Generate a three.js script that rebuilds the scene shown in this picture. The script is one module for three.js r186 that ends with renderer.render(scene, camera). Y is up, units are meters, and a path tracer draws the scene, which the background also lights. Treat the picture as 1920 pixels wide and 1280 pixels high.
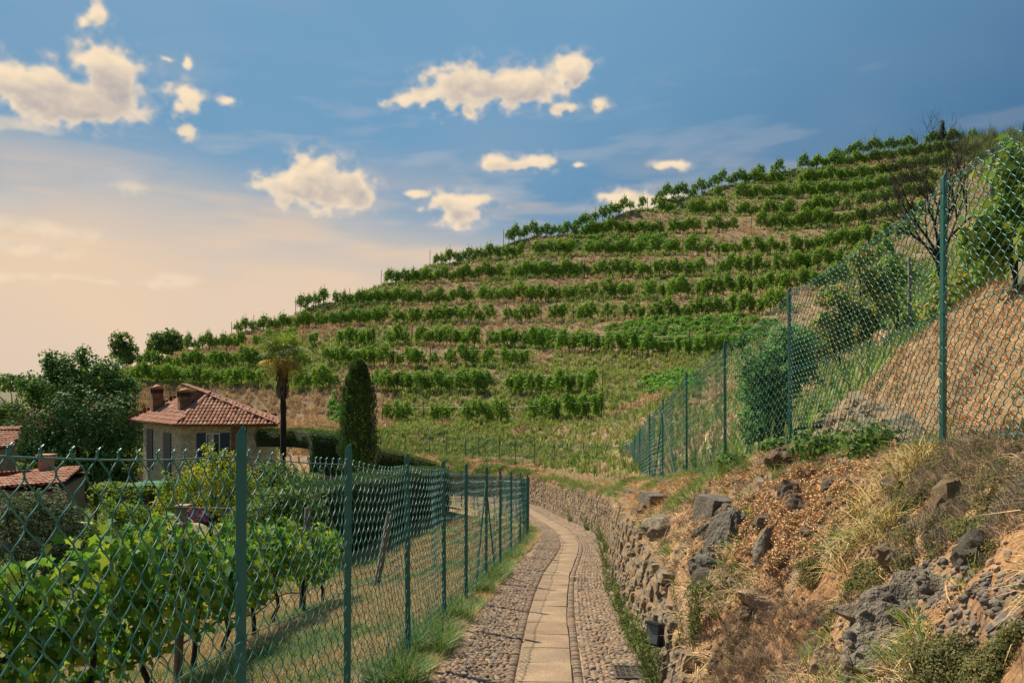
import * as THREE from 'three';
import { mergeGeometries } from 'three/addons/utils/BufferGeometryUtils.js';

// ---------------------------------------------------------------- camera, sun, exposure
const EYE = 1.73, F = 1500;                       // eye height; focal length in photograph pixels
const scene = new THREE.Scene();
const camera = new THREE.PerspectiveCamera(2 * Math.atan(640 / F) * 180 / Math.PI, 1.5, 0.1, 9000);
camera.position.set(0, EYE, 0);
camera.lookAt(0, EYE, -10);
camera.setViewOffset(1920, 1280, 0, -80, 1920, 1280);   // shift lens: verticals stay vertical
camera.updateProjectionMatrix();
const renderer = new THREE.WebGLRenderer();
renderer.toneMapping = THREE.LinearToneMapping;
renderer.toneMappingExposure = 1.55;
renderer.shadowMap.enabled = true;
const SUN = new THREE.Vector3(-1.22, 2.0, -1.15).normalize();
const sun = new THREE.DirectionalLight(new THREE.Color().setRGB(1, 0.87, 0.67), 5.0);
sun.position.copy(SUN).multiplyScalar(200).add(new THREE.Vector3(0, 0, -50));
sun.target.position.set(0, 0, -50);
sun.castShadow = true;
Object.assign(sun.shadow.camera, { left: -120, right: 120, top: 120, bottom: -120, near: 1, far: 500 });
sun.shadow.mapSize.set(4096, 4096);
scene.add(sun, sun.target);

// ---------------------------------------------------------------- numbers
function rng(seed) { let a = seed >>> 0; return () => { a = (a + 0x6D2B79F5) | 0; let t = Math.imul(a ^ (a >>> 15), 1 | a); t = (t + Math.imul(t ^ (t >>> 7), 61 | t)) ^ t; return ((t ^ (t >>> 14)) >>> 0) / 4294967296; }; }
const clamp = (x, a = 0, b = 1) => x < a ? a : x > b ? b : x;
const lerp = (a, b, t) => a + (b - a) * t;
const sm = (a, b, x) => { const t = clamp((x - a) / (b - a)); return t * t * (3 - 2 * t); };
function tab(xs, ys, x) { if (x <= xs[0]) return ys[0]; const n = xs.length; if (x >= xs[n - 1]) return ys[n - 1]; let i = 1; while (xs[i] < x) i++; return lerp(ys[i - 1], ys[i], (x - xs[i - 1]) / (xs[i] - xs[i - 1])); }
const PERM = new Uint8Array(512); { const r = rng(77), p = [...Array(256).keys()]; for (let i = 255; i > 0; i--) { const j = Math.floor(r() * (i + 1)); [p[i], p[j]] = [p[j], p[i]]; } for (let i = 0; i < 512; i++) PERM[i] = p[i & 255]; }
const fade = t => t * t * (3 - 2 * t);
function n2(x, y) { const xi = Math.floor(x), yi = Math.floor(y), u = fade(x - xi), v = fade(y - yi), X = xi & 255, Y = yi & 255; const A = PERM[X] + Y, B = PERM[(X + 1) & 255] + Y; const a = PERM[A & 511], b = PERM[B & 511], c = PERM[(A + 1) & 511], d = PERM[(B + 1) & 511]; return ((a + (b - a) * u) * (1 - v) + (c + (d - c) * u) * v) / 127.5 - 1; }
function n3(x, y, z) { const zi = Math.floor(z), w = fade(z - zi); const a = n2(x + zi * 17.3, y + zi * 9.7), b = n2(x + (zi + 1) * 17.3, y + (zi + 1) * 9.7); return a + (b - a) * w; }
function fbm(x, y, o = 4) { let s = 0, a = 0.5; for (let i = 0; i < o; i++) { s += a * n2(x, y); x = x * 2.03 + 11.7; y = y * 2.03 + 5.3; a *= 0.5; } return s; }
const srgb = (r, g, b) => { const f = c => { c /= 255; return c <= 0.04045 ? c / 12.92 : Math.pow((c + 0.055) / 1.055, 2.4); }; return [f(r), f(g), f(b)]; };
const mix3 = (a, b, t) => [a[0] + (b[0] - a[0]) * t, a[1] + (b[1] - a[1]) * t, a[2] + (b[2] - a[2]) * t];
const V = (x, y, z) => new THREE.Vector3(x, y, z);
const at = (x, y, d) => V((x - 960) / F * d, EYE + (720 - y) / F * d, -d);   // where a sight line reaches depth d

// ---------------------------------------------------------------- sky
{
  const SK = 0.665, W = 4096, H = 2048, data = new Float32Array(W * H * 4);
  const uv = (x, y) => { const dx = (x - 960) / F, dy = (720 - y) / F; return [Math.atan(dx) * F, Math.atan2(dy, Math.hypot(1, dx)) * F]; };
  // clouds: lists of [x, y, rx, ry]
  const C = [
    [[40, 165, 70, 40], [110, 180, 75, 42], [170, 190, 70, 36], [215, 150, 42, 50], [190, 125, 50, 30], [135, 205, 40, 20], [150, 112, 22, 10], [235, 185, 22, 28], [0, 158, 40, 28]],
    [[340, 182, 34, 24], [320, 205, 20, 18], [344, 248, 16, 16], [425, 191, 18, 10]],
    [[180, 28, 20, 22], [362, 116, 9, 10], [310, 113, 14, 5]],
    [[860, 160, 62, 34], [930, 165, 80, 34], [1000, 165, 60, 38], [1030, 150, 28, 30], [800, 180, 40, 16], [760, 186, 24, 12], [880, 210, 14, 16], [1060, 205, 32, 13], [1072, 125, 38, 22], [1126, 197, 22, 14], [1090, 140, 14, 18]],
    [[935, 303, 32, 15], [1010, 305, 46, 16], [980, 310, 40, 10], [1075, 312, 14, 4]],
    [[530, 350, 45, 28], [590, 330, 55, 38], [640, 350, 60, 42], [600, 375, 80, 30], [680, 370, 30, 28], [560, 360, 60, 34], [665, 335, 26, 18]],
    [[840, 378, 36, 20], [890, 376, 42, 14], [870, 405, 34, 20], [865, 425, 20, 10], [790, 362, 24, 9]],
    [[1262, 306, 30, 9], [1245, 310, 14, 6]], [[1165, 378, 60, 20], [1230, 385, 70, 26], [1270, 395, 50, 24], [1130, 372, 30, 8]],
    [[130, 521, 62, 10], [190, 528, 30, 8]], [[325, 528, 55, 17], [300, 535, 60, 9]], [[30, 425, 120, 18], [0, 460, 120, 16]], [[245, 350, 35, 13]], [[30, 232, 70, 12]], [[10, 520, 40, 10]],
  ].map(c => c.map(([x, y, rx, ry]) => { const [u, v] = uv(x, y); return [u, v, rx, ry]; }));
  const soft = new Set([9, 10, 11, 12, 13, 14]);
  const R = rng(5);   // the same kind of clouds all round
  for (let i = 0; i < 34; i++) { let u = (R() * 2 - 1) * Math.PI * F, v = 180 + R() * R() * 1500; if (Math.abs(u) < 1150 && v < 900) continue; const k = 3 + Math.floor(R() * 5), sz = 30 + R() * 45, l = []; for (let j = 0; j < k; j++) l.push([u + (R() - 0.5) * sz * 3, v + (R() - 0.5) * sz * 0.6, sz * (0.5 + R() * 0.6), sz * (0.35 + R() * 0.3)]); C.push(l); }
  const boxes = C.map(c => { let a = 1e9, b = -1e9, d = 1e9, e = -1e9; for (const [u, v, rx, ry] of c) { a = Math.min(a, u - rx * 1.7 - 12); b = Math.max(b, u + rx * 1.7 + 12); d = Math.min(d, v - ry * 1.8 - 12); e = Math.max(e, v + ry * 1.8 + 12); } return [a, b, d, e]; });
  const dens = (c, u, v) => { let m = -1; for (const [cu, cv, rx, ry] of c) { const q = 1 - Math.hypot((u - cu) / rx, (v - cv) / (v < cv ? ry * 0.85 : ry)) * 0.8; m = m > q ? m + Math.max(0, q) * 0.25 : q + Math.max(0, m) * 0.25; } return m; };
  const near = srgb(112, 156, 190), far = srgb(43, 92, 134), zen = srgb(64, 110, 156), peach = srgb(232, 203, 172), warm = srgb(230, 203, 176), grey = srgb(164, 178, 188);
  for (let j = 0; j < H; j++) {
    const el = ((j + 0.5) / H - 0.5) * Math.PI, v = el * F;
    for (let i = 0; i < W; i++) {
      const o = (j * W + i) * 4;
      if (j < H / 2 - 2) { data[o] = warm[0]; data[o + 1] = warm[1]; data[o + 2] = warm[2]; data[o + 3] = 1; continue; }
      let az = ((i + 0.5) / W - 0.5) * 2 * Math.PI + Math.PI / 2; if (az > Math.PI) az -= 2 * Math.PI;
      const u = az * F, ce = Math.cos(el), dx = Math.sin(az) * ce, dy = Math.sin(el), dz = -Math.cos(az) * ce;
      const g = Math.acos(clamp(dx * SUN.x + dy * SUN.y + dz * SUN.z, -1, 1)) * 180 / Math.PI;
      let c = mix3(near, far, sm(44, 86, g));
      c = mix3(c, zen, sm(0.4, 1.2, el) * 0.6);
      c = mix3(c, [0.72, 0.70, 0.66], Math.exp(-g * g / 300) * 0.75);
      // low warm haze, deeper towards the sun
      const side = sm(1.2, -0.75, az) * sm(-3.4, -1.2, az), depth = lerp(190, 470, side);
      const hz = clamp(1.16 * sm(depth, depth * 0.16, v + 40 * fbm(u * 0.004, v * 0.006, 3)));
      c = mix3(c, grey, clamp(hz * 1.9) * (0.35 + 0.65 * side)); c = mix3(c, mix3(srgb(158, 172, 190), warm, clamp(side * 1.25)), hz * hz * (3 - 2 * hz));
      // thin streaks
      const st = fbm(u * 0.0035 + 3 + v * 0.002, v * 0.022, 4), sa = clamp((st + 0.08) * 3.4) * sm(90, 170, v) * sm(460, 250, v) * (0.25 + 0.75 * side);
      c = mix3(c, peach, clamp(sa * 0.62)); { const s2 = fbm(u * 0.006 + v * 0.012 + 60, v * 0.03 - u * 0.004, 4); c = mix3(c, srgb(206, 200, 196), clamp((s2 - 0.05) * 3) * 0.3 * sm(150, 260, v) * sm(620, 380, v) * (0.2 + 0.8 * side)); }
      const veil = clamp(fbm(u * 0.0022 + v * 0.0016, v * 0.0035 + 20, 3) * 1.5) * sm(1000, 300, v) * (0.15 + 0.85 * side);
      c = mix3(c, srgb(190, 186, 186), veil * 0.42);
      for (let k = 0; k < C.length; k++) {
        const b = boxes[k]; if (u < b[0] || u > b[1] || v < b[2] || v > b[3]) continue;
        const f1 = fbm(u * 0.028 + k * 7, v * 0.034 + k * 3, 6) * 0.75 + 0.3 * (0.42 - 1.6 * Math.abs(fbm(u * 0.03 + k * 3, v * 0.036 + 40, 3))), f0 = fbm(u * 0.011 + k * 5, v * 0.015 - k * 2, 3), d = dens(C[k], u + f0 * 22 + f1 * 10, v + f0 * 8 + f1 * 10) + f1 * 0.85 + f0 * 0.3 - 0.1;
        if (d <= -0.5) continue; const f3c = fbm(u * 0.06 + k, v * 0.07 + 9, 4); if (!soft.has(k)) c = mix3(c, srgb(222, 206, 190), sm(-0.5, 0.1, d) * 0.3 * clamp(0.45 + f3c * 2.2)); if (d <= -0.02) continue;
        const sf = soft.has(k), a = sf ? sm(0, 0.8, d) * 0.45 : clamp(sm(-0.02, 0.62, d) * 0.75 + sm(0.1, 0.3, d + f3c * 0.5) * 0.3) * 0.96;
        const f2 = fbm((u - 7) * 0.028 + k * 7, (v + 8) * 0.034 + k * 3, 5), f3 = fbm(u * 0.05 + k, v * 0.06, 4), dU = dens(C[k], u + f0 * 20 - 8, v + f2 * 14 + 20) + f3 * 0.5 + f0 * 0.5, lit = clamp(0.96 + (f1 - f2) * 0.55 + f3 * 0.22 - sm(-0.1, 1.0, dU) * sm(0.1, 0.8, d) * 0.72);
        c = mix3(c, mix3(srgb(180, 172, 170), srgb(250, 226, 192), lit), a);
      }
      data[o] = c[0] * SK; data[o + 1] = c[1] * SK; data[o + 2] = c[2] * SK; data[o + 3] = 1;
    }
  }
  function lerp3(a, b, t) { return mix3(a, b, t); }
  const sky = new THREE.DataTexture(data, W, H, THREE.RGBAFormat, THREE.FloatType);
  sky.mapping = THREE.EquirectangularReflectionMapping; sky.magFilter = THREE.LinearFilter; sky.colorSpace = THREE.LinearSRGBColorSpace; sky.needsUpdate = true;
  scene.background = sky; scene.environment = sky;
}

// ---------------------------------------------------------------- scene bookkeeping
const used = new Map();
function numbered(n) { const k = used.get(n) || 0; used.set(n, k + 1); return k ? n + '_' + String(k).padStart(3, '0') : n; }
function tag(o, label, category, group, kind) { o.userData.label = label; o.userData.category = category; if (group) o.userData.group = group; if (kind) o.userData.kind = kind; return o; }
function shade(o) { o.traverse(m => { if (m.isMesh) { m.castShadow = true; m.receiveShadow = true; } }); return o; }
function top(o, name, label, category, { group, kind } = {}) { o.name = numbered(name); tag(o, label, category, group, kind); scene.add(o); return shade(o); }
function part(o, name, parent, label) { o.name = name; parent.add(o); if (label) o.userData.label = label; return shade(o); }
const grp = (p) => { const g = new THREE.Group(); if (p) g.position.copy(p); return g; };

// ---------------------------------------------------------------- geometry builder
class B {
  constructor() { this.p = []; this.c = []; this.i = []; this.u = []; this.n = null; }
  get count() { return this.p.length / 3; }
  v(x, y, z, c, u = 0, w = 0) { this.p.push(x, y, z); if (c) this.c.push(c[0], c[1], c[2]); this.u.push(u, w); return this.p.length / 3 - 1; }
  t(a, b, c) { this.i.push(a, b, c); }
  q(a, b, c, d) { this.i.push(a, b, c, a, c, d); }
  geo() { const g = new THREE.BufferGeometry(); g.setAttribute('position', new THREE.Float32BufferAttribute(this.p, 3)); if (this.c.length === this.p.length && this.c.length) g.setAttribute('color', new THREE.Float32BufferAttribute(this.c, 3)); g.setAttribute('uv', new THREE.Float32BufferAttribute(this.u, 2)); g.setIndex(this.i); g.computeVertexNormals(); return g; }
  mesh(m) { return new THREE.Mesh(this.geo(), m); }
  // tapered tube through points [{x,y,z}], radii
  tube(pts, rad, sides = 6, col, cap = true) {
    const n = pts.length, rings = []; let ref = null;
    for (let i = 0; i < n; i++) {
      const a = pts[Math.max(0, i - 1)], b = pts[Math.min(n - 1, i + 1)], d = V(b.x - a.x, b.y - a.y, b.z - a.z).normalize();
      let s = ref ? ref.clone().addScaledVector(d, -ref.dot(d)) : (Math.abs(d.y) > 0.9 ? V(1, 0, 0) : V(0, 1, 0)).cross(d); if (s.lengthSq() < 1e-9) s = V(1, 0, 0).cross(d); s.normalize(); ref = s;
      const w = d.clone().cross(s), r = Array.isArray(rad) ? rad[i] : rad, ring = [];
      for (let k = 0; k < sides; k++) { const t = k / sides * Math.PI * 2, cs = Math.cos(t) * r, sn = Math.sin(t) * r; ring.push(this.v(pts[i].x + s.x * cs + w.x * sn, pts[i].y + s.y * cs + w.y * sn, pts[i].z + s.z * cs + w.z * sn, col, k / sides, i * 0.3)); }
      rings.push(ring);
    }
    for (let i = 0; i + 1 < n; i++) for (let k = 0; k < sides; k++) { const l = (k + 1) % sides; this.q(rings[i][k], rings[i][l], rings[i + 1][l], rings[i + 1][k]); }
    if (cap) for (const [r, f] of [[rings[0], 1], [rings[n - 1], 0]]) for (let k = 1; k + 1 < sides; k++) f ? this.t(r[0], r[k + 1], r[k]) : this.t(r[0], r[k], r[k + 1]);
    return this;
  }
  box(x0, x1, y0, y1, z0, z1, col) {
    const f = [[[x0, y0, z1], [x1, y0, z1], [x1, y1, z1], [x0, y1, z1]], [[x1, y0, z0], [x0, y0, z0], [x0, y1, z0], [x1, y1, z0]], [[x1, y0, z1], [x1, y0, z0], [x1, y1, z0], [x1, y1, z1]], [[x0, y0, z0], [x0, y0, z1], [x0, y1, z1], [x0, y1, z0]], [[x0, y1, z1], [x1, y1, z1], [x1, y1, z0], [x0, y1, z0]], [[x0, y0, z0], [x1, y0, z0], [x1, y0, z1], [x0, y0, z1]]];
    for (const k of f) { const e = Math.hypot(k[1][0] - k[0][0], k[1][1] - k[0][1], k[1][2] - k[0][2]), h = Math.hypot(k[3][0] - k[0][0], k[3][1] - k[0][1], k[3][2] - k[0][2]); const id = k.map((p, j) => this.v(...p, col, [0, e, e, 0][j], [0, 0, h, h][j])); this.q(...id); }
    return this;
  }
  // one leaf: folded diamond at p, pointing along d, facing about n
  leaf(p, d, n, L, w, c) {
    const s = d.clone().cross(n).normalize(), m = 0.45;
    const a = this.v(p.x, p.y, p.z, c), b = this.v(p.x + d.x * L * m + s.x * w + n.x * w * 0.3, p.y + d.y * L * m + s.y * w + n.y * w * 0.3, p.z + d.z * L * m + s.z * w + n.z * w * 0.3, c), e = this.v(p.x + d.x * L - n.x * L * 0.1, p.y + d.y * L - n.y * L * 0.1, p.z + d.z * L - n.z * L * 0.1, c), f = this.v(p.x + d.x * L * m - s.x * w + n.x * w * 0.3, p.y + d.y * L * m - s.y * w + n.y * w * 0.3, p.z + d.z * L * m - s.z * w + n.z * w * 0.3, c);
    this.t(a, b, e); this.t(a, e, f);
  }
  // lobed vine leaf
  vine(p, d, n, L, c) {
    const s = d.clone().cross(n).normalize(), O = [[0, 0], [0.42, -0.18], [0.36, 0.18], [0.62, 0.42], [0.3, 0.55], [0, 1.02], [-0.3, 0.55], [-0.62, 0.42], [-0.36, 0.18], [-0.42, -0.18]];
    const mid = this.v(p.x + d.x * L * 0.3 - n.x * L * 0.07, p.y + d.y * L * 0.3 - n.y * L * 0.07, p.z + d.z * L * 0.3 - n.z * L * 0.07, c);
    const id = O.map(([a, b]) => { const z = -0.28 * (a * a) - 0.16 * b * b + 0.1 * Math.abs(a); return this.v(p.x + (s.x * a + d.x * b + n.x * z) * L, p.y + (s.y * a + d.y * b + n.y * z) * L, p.z + (s.z * a + d.z * b + n.z * z) * L, c); });
    for (let k = 0; k < id.length; k++) this.t(mid, id[k], id[(k + 1) % id.length]);
  }
  // grass blade: thin bent strip
  blade(p, dir, h, w, bend, c, c2) {
    const s = V(-dir.z, 0, dir.x).multiplyScalar(w), q = k => V(p.x + dir.x * bend * h * k * k, p.y + h * k * (1 - 0.35 * bend * k), p.z + dir.z * bend * h * k * k);
    const b = q(0.5), e = q(1), a1 = this.v(p.x - s.x, p.y, p.z - s.z, c), a2 = this.v(p.x + s.x, p.y, p.z + s.z, c), b1 = this.v(b.x - s.x * 0.8, b.y, b.z - s.z * 0.8, c), b2 = this.v(b.x + s.x * 0.8, b.y, b.z + s.z * 0.8, c), t = this.v(e.x, e.y, e.z, c2 || c);
    this.q(a1, a2, b2, b1); this.t(b1, b2, t);
  }
}
function rdir(R) { const z = R() * 2 - 1, a = R() * 6.2832, r = Math.sqrt(1 - z * z); return V(r * Math.cos(a), z, r * Math.sin(a)); }
function jit(c, R, k = 0.25) { const f = 1 + (R() - 0.5) * 2 * k, g = 1 + (R() - 0.5) * k * 0.6; return [c[0] * f * g, c[1] * f, c[2] * f / g]; }
const pick = (a, R) => a[Math.floor(R() * a.length)];

// ---------------------------------------------------------------- textures and materials
function tex(n, fn, srgbSpace) { const d = new Uint8Array(n * n * 4); for (let y = 0; y < n; y++) for (let x = 0; x < n; x++) { const c = fn(x / n, y / n), o = (y * n + x) * 4; d[o] = clamp(c[0]) * 255; d[o + 1] = clamp(c[1]) * 255; d[o + 2] = clamp(c[2]) * 255; d[o + 3] = 255; } const t = new THREE.DataTexture(d, n, n); t.wrapS = t.wrapT = THREE.RepeatWrapping; t.magFilter = THREE.LinearFilter; t.minFilter = THREE.LinearMipmapLinearFilter; t.generateMipmaps = true; if (srgbSpace) t.colorSpace = THREE.SRGBColorSpace; t.needsUpdate = true; return t; }
// tileable noise: value noise on a wrapped lattice
function wn(u, v, f, s) { const x = u * f, y = v * f, xi = Math.floor(x), yi = Math.floor(y), a = fade(x - xi), b = fade(y - yi), h = (i, j) => PERM[(PERM[(((i % f) + f) % f + s) & 255] + ((j % f) + f) % f) & 511] / 255; return (h(xi, yi) * (1 - a) + h(xi + 1, yi) * a) * (1 - b) + (h(xi, yi + 1) * (1 - a) + h(xi + 1, yi + 1) * a) * b; }
const wf = (u, v, f, s) => wn(u, v, f, s) * 0.5 + wn(u, v, f * 2, s + 9) * 0.27 + wn(u, v, f * 4, s + 31) * 0.15 + wn(u, v, f * 8, s + 57) * 0.08;
const T = {};
T.dirt = tex(512, (u, v) => { const a = wf(u, v, 6, 1), b = wf(u, v, 40, 3), st = wn(u, v, 120, 8) > 0.9 ? 0.2 : 0; const k = 0.62 + 0.3 * a + 0.3 * (b - 0.5) + st; return [k, k * (0.95 + 0.08 * b), k * (0.9 + 0.15 * b)]; }, true);
T.dirtB = tex(512, (u, v) => { const k = wf(u, v, 24, 5) * 0.6 + wf(u, v, 70, 6) * 0.4; return [k, k, k]; });
T.stone = tex(512, (u, v) => { const a = wf(u, v, 8, 11), b = wf(u, v, 48, 13), k = 0.6 + 0.28 * a + 0.35 * (b - 0.5); return [k, k * (0.96 + 0.06 * a), k * (0.92 + 0.1 * a)]; }, true);
T.slab = tex(512, (u, v) => { const a = wf(u, v, 4, 21), b = wf(u, v, 90, 23), k = 0.74 + 0.22 * (a - 0.5) + 0.3 * (b - 0.5); return [k, k * 0.99, k * 0.97]; }, true);
T.bark = tex(256, (u, v) => { const k = 0.55 + 0.5 * (wf(u, v * 0.25, 16, 33) - 0.4) + 0.2 * (wn(u, v, 64, 35) - 0.5); return [k, k, k]; }, true);
T.fine = tex(256, (u, v) => { const k = wf(u, v, 20, 41); return [k, k, k]; });
const std = (o) => new THREE.MeshStandardMaterial({ roughness: 0.9, ...o });
const M = {};
M.ground = std({ vertexColors: true, map: T.dirt, bumpMap: T.dirtB, bumpScale: 0.03, roughness: 1 });
M.bank = std({ vertexColors: true, map: T.dirt, bumpMap: T.dirtB, bumpScale: 0.035, roughness: 1 });
M.hill = std({ vertexColors: true, map: T.dirt, bumpMap: T.dirtB, bumpScale: 0.12, roughness: 1 });
M.vc = std({ vertexColors: true, roughness: 0.95 });
M.leaf = new THREE.MeshPhysicalMaterial({ vertexColors: true, roughness: 0.92, transmission: 0.52, thickness: 0, side: THREE.DoubleSide, specularIntensity: 0.5 });
M.shinyLeaf = new THREE.MeshPhysicalMaterial({ vertexColors: true, roughness: 0.7, specularIntensity: 0.3, transmission: 0.2, thickness: 0, side: THREE.DoubleSide });
M.grass = new THREE.MeshPhysicalMaterial({ vertexColors: true, roughness: 0.95, transmission: 0.38, thickness: 0, side: THREE.DoubleSide });
M.dry = std({ vertexColors: true, roughness: 0.95, side: THREE.DoubleSide });
M.green = std({ color: new THREE.Color().setRGB(0.011, 0.135, 0.118), roughness: 0.5, bumpMap: T.fine, bumpScale: 0.0006 });
M.wire = std({ color: new THREE.Color().setRGB(0.014, 0.15, 0.128), roughness: 0.38 });
M.wire2 = std({ color: new THREE.Color().setRGB(0.045, 0.16, 0.145), roughness: 0.35 });
M.stone = std({ vertexColors: true, map: T.stone, bumpMap: T.dirtB, bumpScale: 0.012, roughness: 0.95 });
M.bark = std({ vertexColors: true, map: T.bark, roughness: 0.95 });
// ---------------------------------------------------------------- path frame
const PC = new THREE.CatmullRomCurve3([[-7, -0.2], [-3, -0.1], [0, -0.02], [4, 0.15], [7, 0.28], [11.1, 0.518], [15, 0.84], [17.6, 1.14], [21.5, 1.56], [23.9, 1.69], [27, 1.78], [31.3, 1.73], [36, 1.55], [40, 1.31], [45, 0.75], [49, -0.4], [52, -2.4], [54, -5], [55.5, -8.5], [57, -13], [58.5, -19], [60, -27]].map(([d, x]) => V(x, 0, -d)), false, 'centripetal');
const PN = 1400, PATH = []; { const L = PC.getLength(), pts = PC.getSpacedPoints(PN); let s0 = 0, best = 1e9; for (let i = 0; i <= PN; i++) { const p = pts[i], a = pts[Math.max(0, i - 1)], b = pts[Math.min(PN, i + 1)], tx = b.x - a.x, td = -(b.z - a.z), l = Math.hypot(tx, td); PATH.push({ s: i / PN * L, x: p.x, d: -p.z, tx: tx / l, td: td / l }); if (Math.abs(-p.z) < best) { best = Math.abs(-p.z); s0 = i / PN * L; } } for (const q of PATH) q.s -= s0; }
const PS0 = PATH[0].s, PDS = PATH[1].s - PATH[0].s;
function frame(s) { const k = clamp((s - PS0) / PDS, 0, PN - 0.001), i = Math.floor(k), f = k - i, a = PATH[i], b = PATH[i + 1]; return { x: lerp(a.x, b.x, f), d: lerp(a.d, b.d, f), tx: lerp(a.tx, b.tx, f), td: lerp(a.td, b.td, f) }; }
function pathY(s) { const d = s; return d < 38 ? -0.1227 * d : tab([38, 42, 47, 52, 57, 64, 75], [-4.663, -5.05, -5.4, -5.65, -5.9, -6.3, -7], d); }
function toST(x, d) { let bi = 0, bd = 1e9; for (let i = 0; i <= PN; i += 12) { const q = PATH[i], e = (q.x - x) ** 2 + (q.d - d) ** 2; if (e < bd) { bd = e; bi = i; } } for (let i = Math.max(0, bi - 12), e0 = Math.min(PN, bi + 12); i <= e0; i++) { const q = PATH[i], e = (q.x - x) ** 2 + (q.d - d) ** 2; if (e < bd) { bd = e; bi = i; } } const q = PATH[bi], dx = x - q.x, dd = d - q.d; return [q.s + dx * q.tx + dd * q.td, dx * q.td - dd * q.tx]; }
const fromST = (s, t) => { const f = frame(s); return [f.x + f.td * t, f.d - f.tx * t]; };

// ---------------------------------------------------------------- fence lines (depth, x, foot height, post height)
const RF = [[2.3, 2.75, 1.62, 2], [4.0, 2.95, 1.45, 2], [5.77, 3.12, 1.27, 2], [9.74, 3.40, 0.92, 2], [11.6, 3.10, 0.38, 2], [15.1, 3.30, -0.03, 2], [19, 3.58, -0.61, 2], [23, 3.96, -1.1, 2], [27.5, 4.4, -1.72, 2], [31, 4.75, -2.15, 1.95], [34.5, 5.2, -2.55, 1.95], [38, 5.4, -2.95, 1.95], [41, 5.5, -3.25, 1.9], [44, 5.3, -3.45, 1.9], [46.5, 4.85, -3.55, 1.85], [48.5, 4.35, -3.62, 1.85], [50, 3.5, -3.7, 1.8], [51, 2.75, -3.74, 1.8], [52.3, 1.5, -3.78, 1.75], [53.8, 0.25, -3.7, 1.75], [55.2, -0.85, -3.6, 1.75], [56.7, -2.34, -3.65, 1.7], [58, -3.36, -3.7, 1.7], [59.5, -4.84, -3.75, 1.7], [61, -6.26, -3.8, 1.7], [62.3, -8.3, -3.9, 1.7], [63.5, -10.4, -4.0, 1.7]];
const RFT = RF.map(([d, x, y]) => { const [s, t] = toST(x, d); return [s, t, y - pathY(s)]; });
const RFs = RFT.map(q => q[0]), RFt = RFT.map(q => q[1]), RFh = RFT.map(q => q[2]);
const fenceT = s => tab(RFs, RFt, s), fenceH = s => tab(RFs, RFh, s);

// ---------------------------------------------------------------- bank right of the path
const wallH = s => tab([5.2, 6.6, 8, 11, 15, 30, 45, 75], [0, 0.55, 0.95, 1.15, 1.25, 1.3, 1.4, 1.4], s);
const crestY = s => tab([-2, 4, 9.8, 10.8, 11.8, 12.6, 14, 18], [3.4, 3.0, 2.7, 2.5, 2.1, 1.35, 0.6, 0.2], s);
const WB = 1.02;                                   // wall foot
function bankBase(s, t) {
  const tf = fenceT(s), hf = fenceH(s), hw = wallH(s), tw = WB + 0.03 + hw * 0.11;
  if (t < WB) return 0;
  if (t < tw && hw > 0.01) return hw * (t - WB) / (tw - WB);
  if (t < tf) { const f = clamp((t - tw) / (tf - tw)), w_ = sm(0, 0.9, hw), e = lerp(Math.pow(f, 1.08), Math.pow(f, 0.85), w_); return lerp(hw, hf, clamp(e + 0.09 * Math.sin(f * Math.PI) * (0.3 + 0.7 * w_))); }
  const u = t - tf, cy = crestY(s) - pathY(s);
  const m = s < 17 ? sm(0.8, 2.5, u) * Math.max(0, cy - hf) : 0, far = s >= 15 ? sm(0.2, 4, u) * 0.5 * sm(15, 19, s) : 0;
  return hf + Math.min(u, 0.8) * 0.06 + m + far + (s < 17 ? Math.max(0, u - 2.5) * 0.08 : 0);
}
function bankH(s, t) {
  const h = bankBase(s, t), tf = fenceT(s), a = sm(WB + 0.1, WB + 0.35, t), nearF = 1 - 0.75 * Math.exp(-((t - tf) ** 2) / 0.12);
  const rough = a * nearF * (0.2 * fbm(s * 1.3, t * 1.7, 3) + 0.14 * fbm(s * 4.2 + 7, t * 4.6, 3) + (s < 14 ? 0.06 * fbm(s * 13, t * 15, 2) : 0));
  const lump = t > tf + 0.6 && s < 18 ? 0.22 * fbm(s * 0.9 + 30, t * 0.9, 2) * sm(0.6, 1.6, t - tf) : 0; return h + lump + rough * (t > tf ? 0.8 : 1);
}
const bankY = (s, t) => pathY(s) + bankH(s, t);
function bankAt(px, py) {                          // where a sight line first meets the bank
  for (let d = 2.6; d < 45; d += 0.02) { const x = (px - 960) / F * d, y = EYE + (720 - py) / F * d, [s, t] = toST(x, d); if (t > 0.9 && y < bankY(s, t)) return { x, y, d, s, t }; }
  return null;
}
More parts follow.
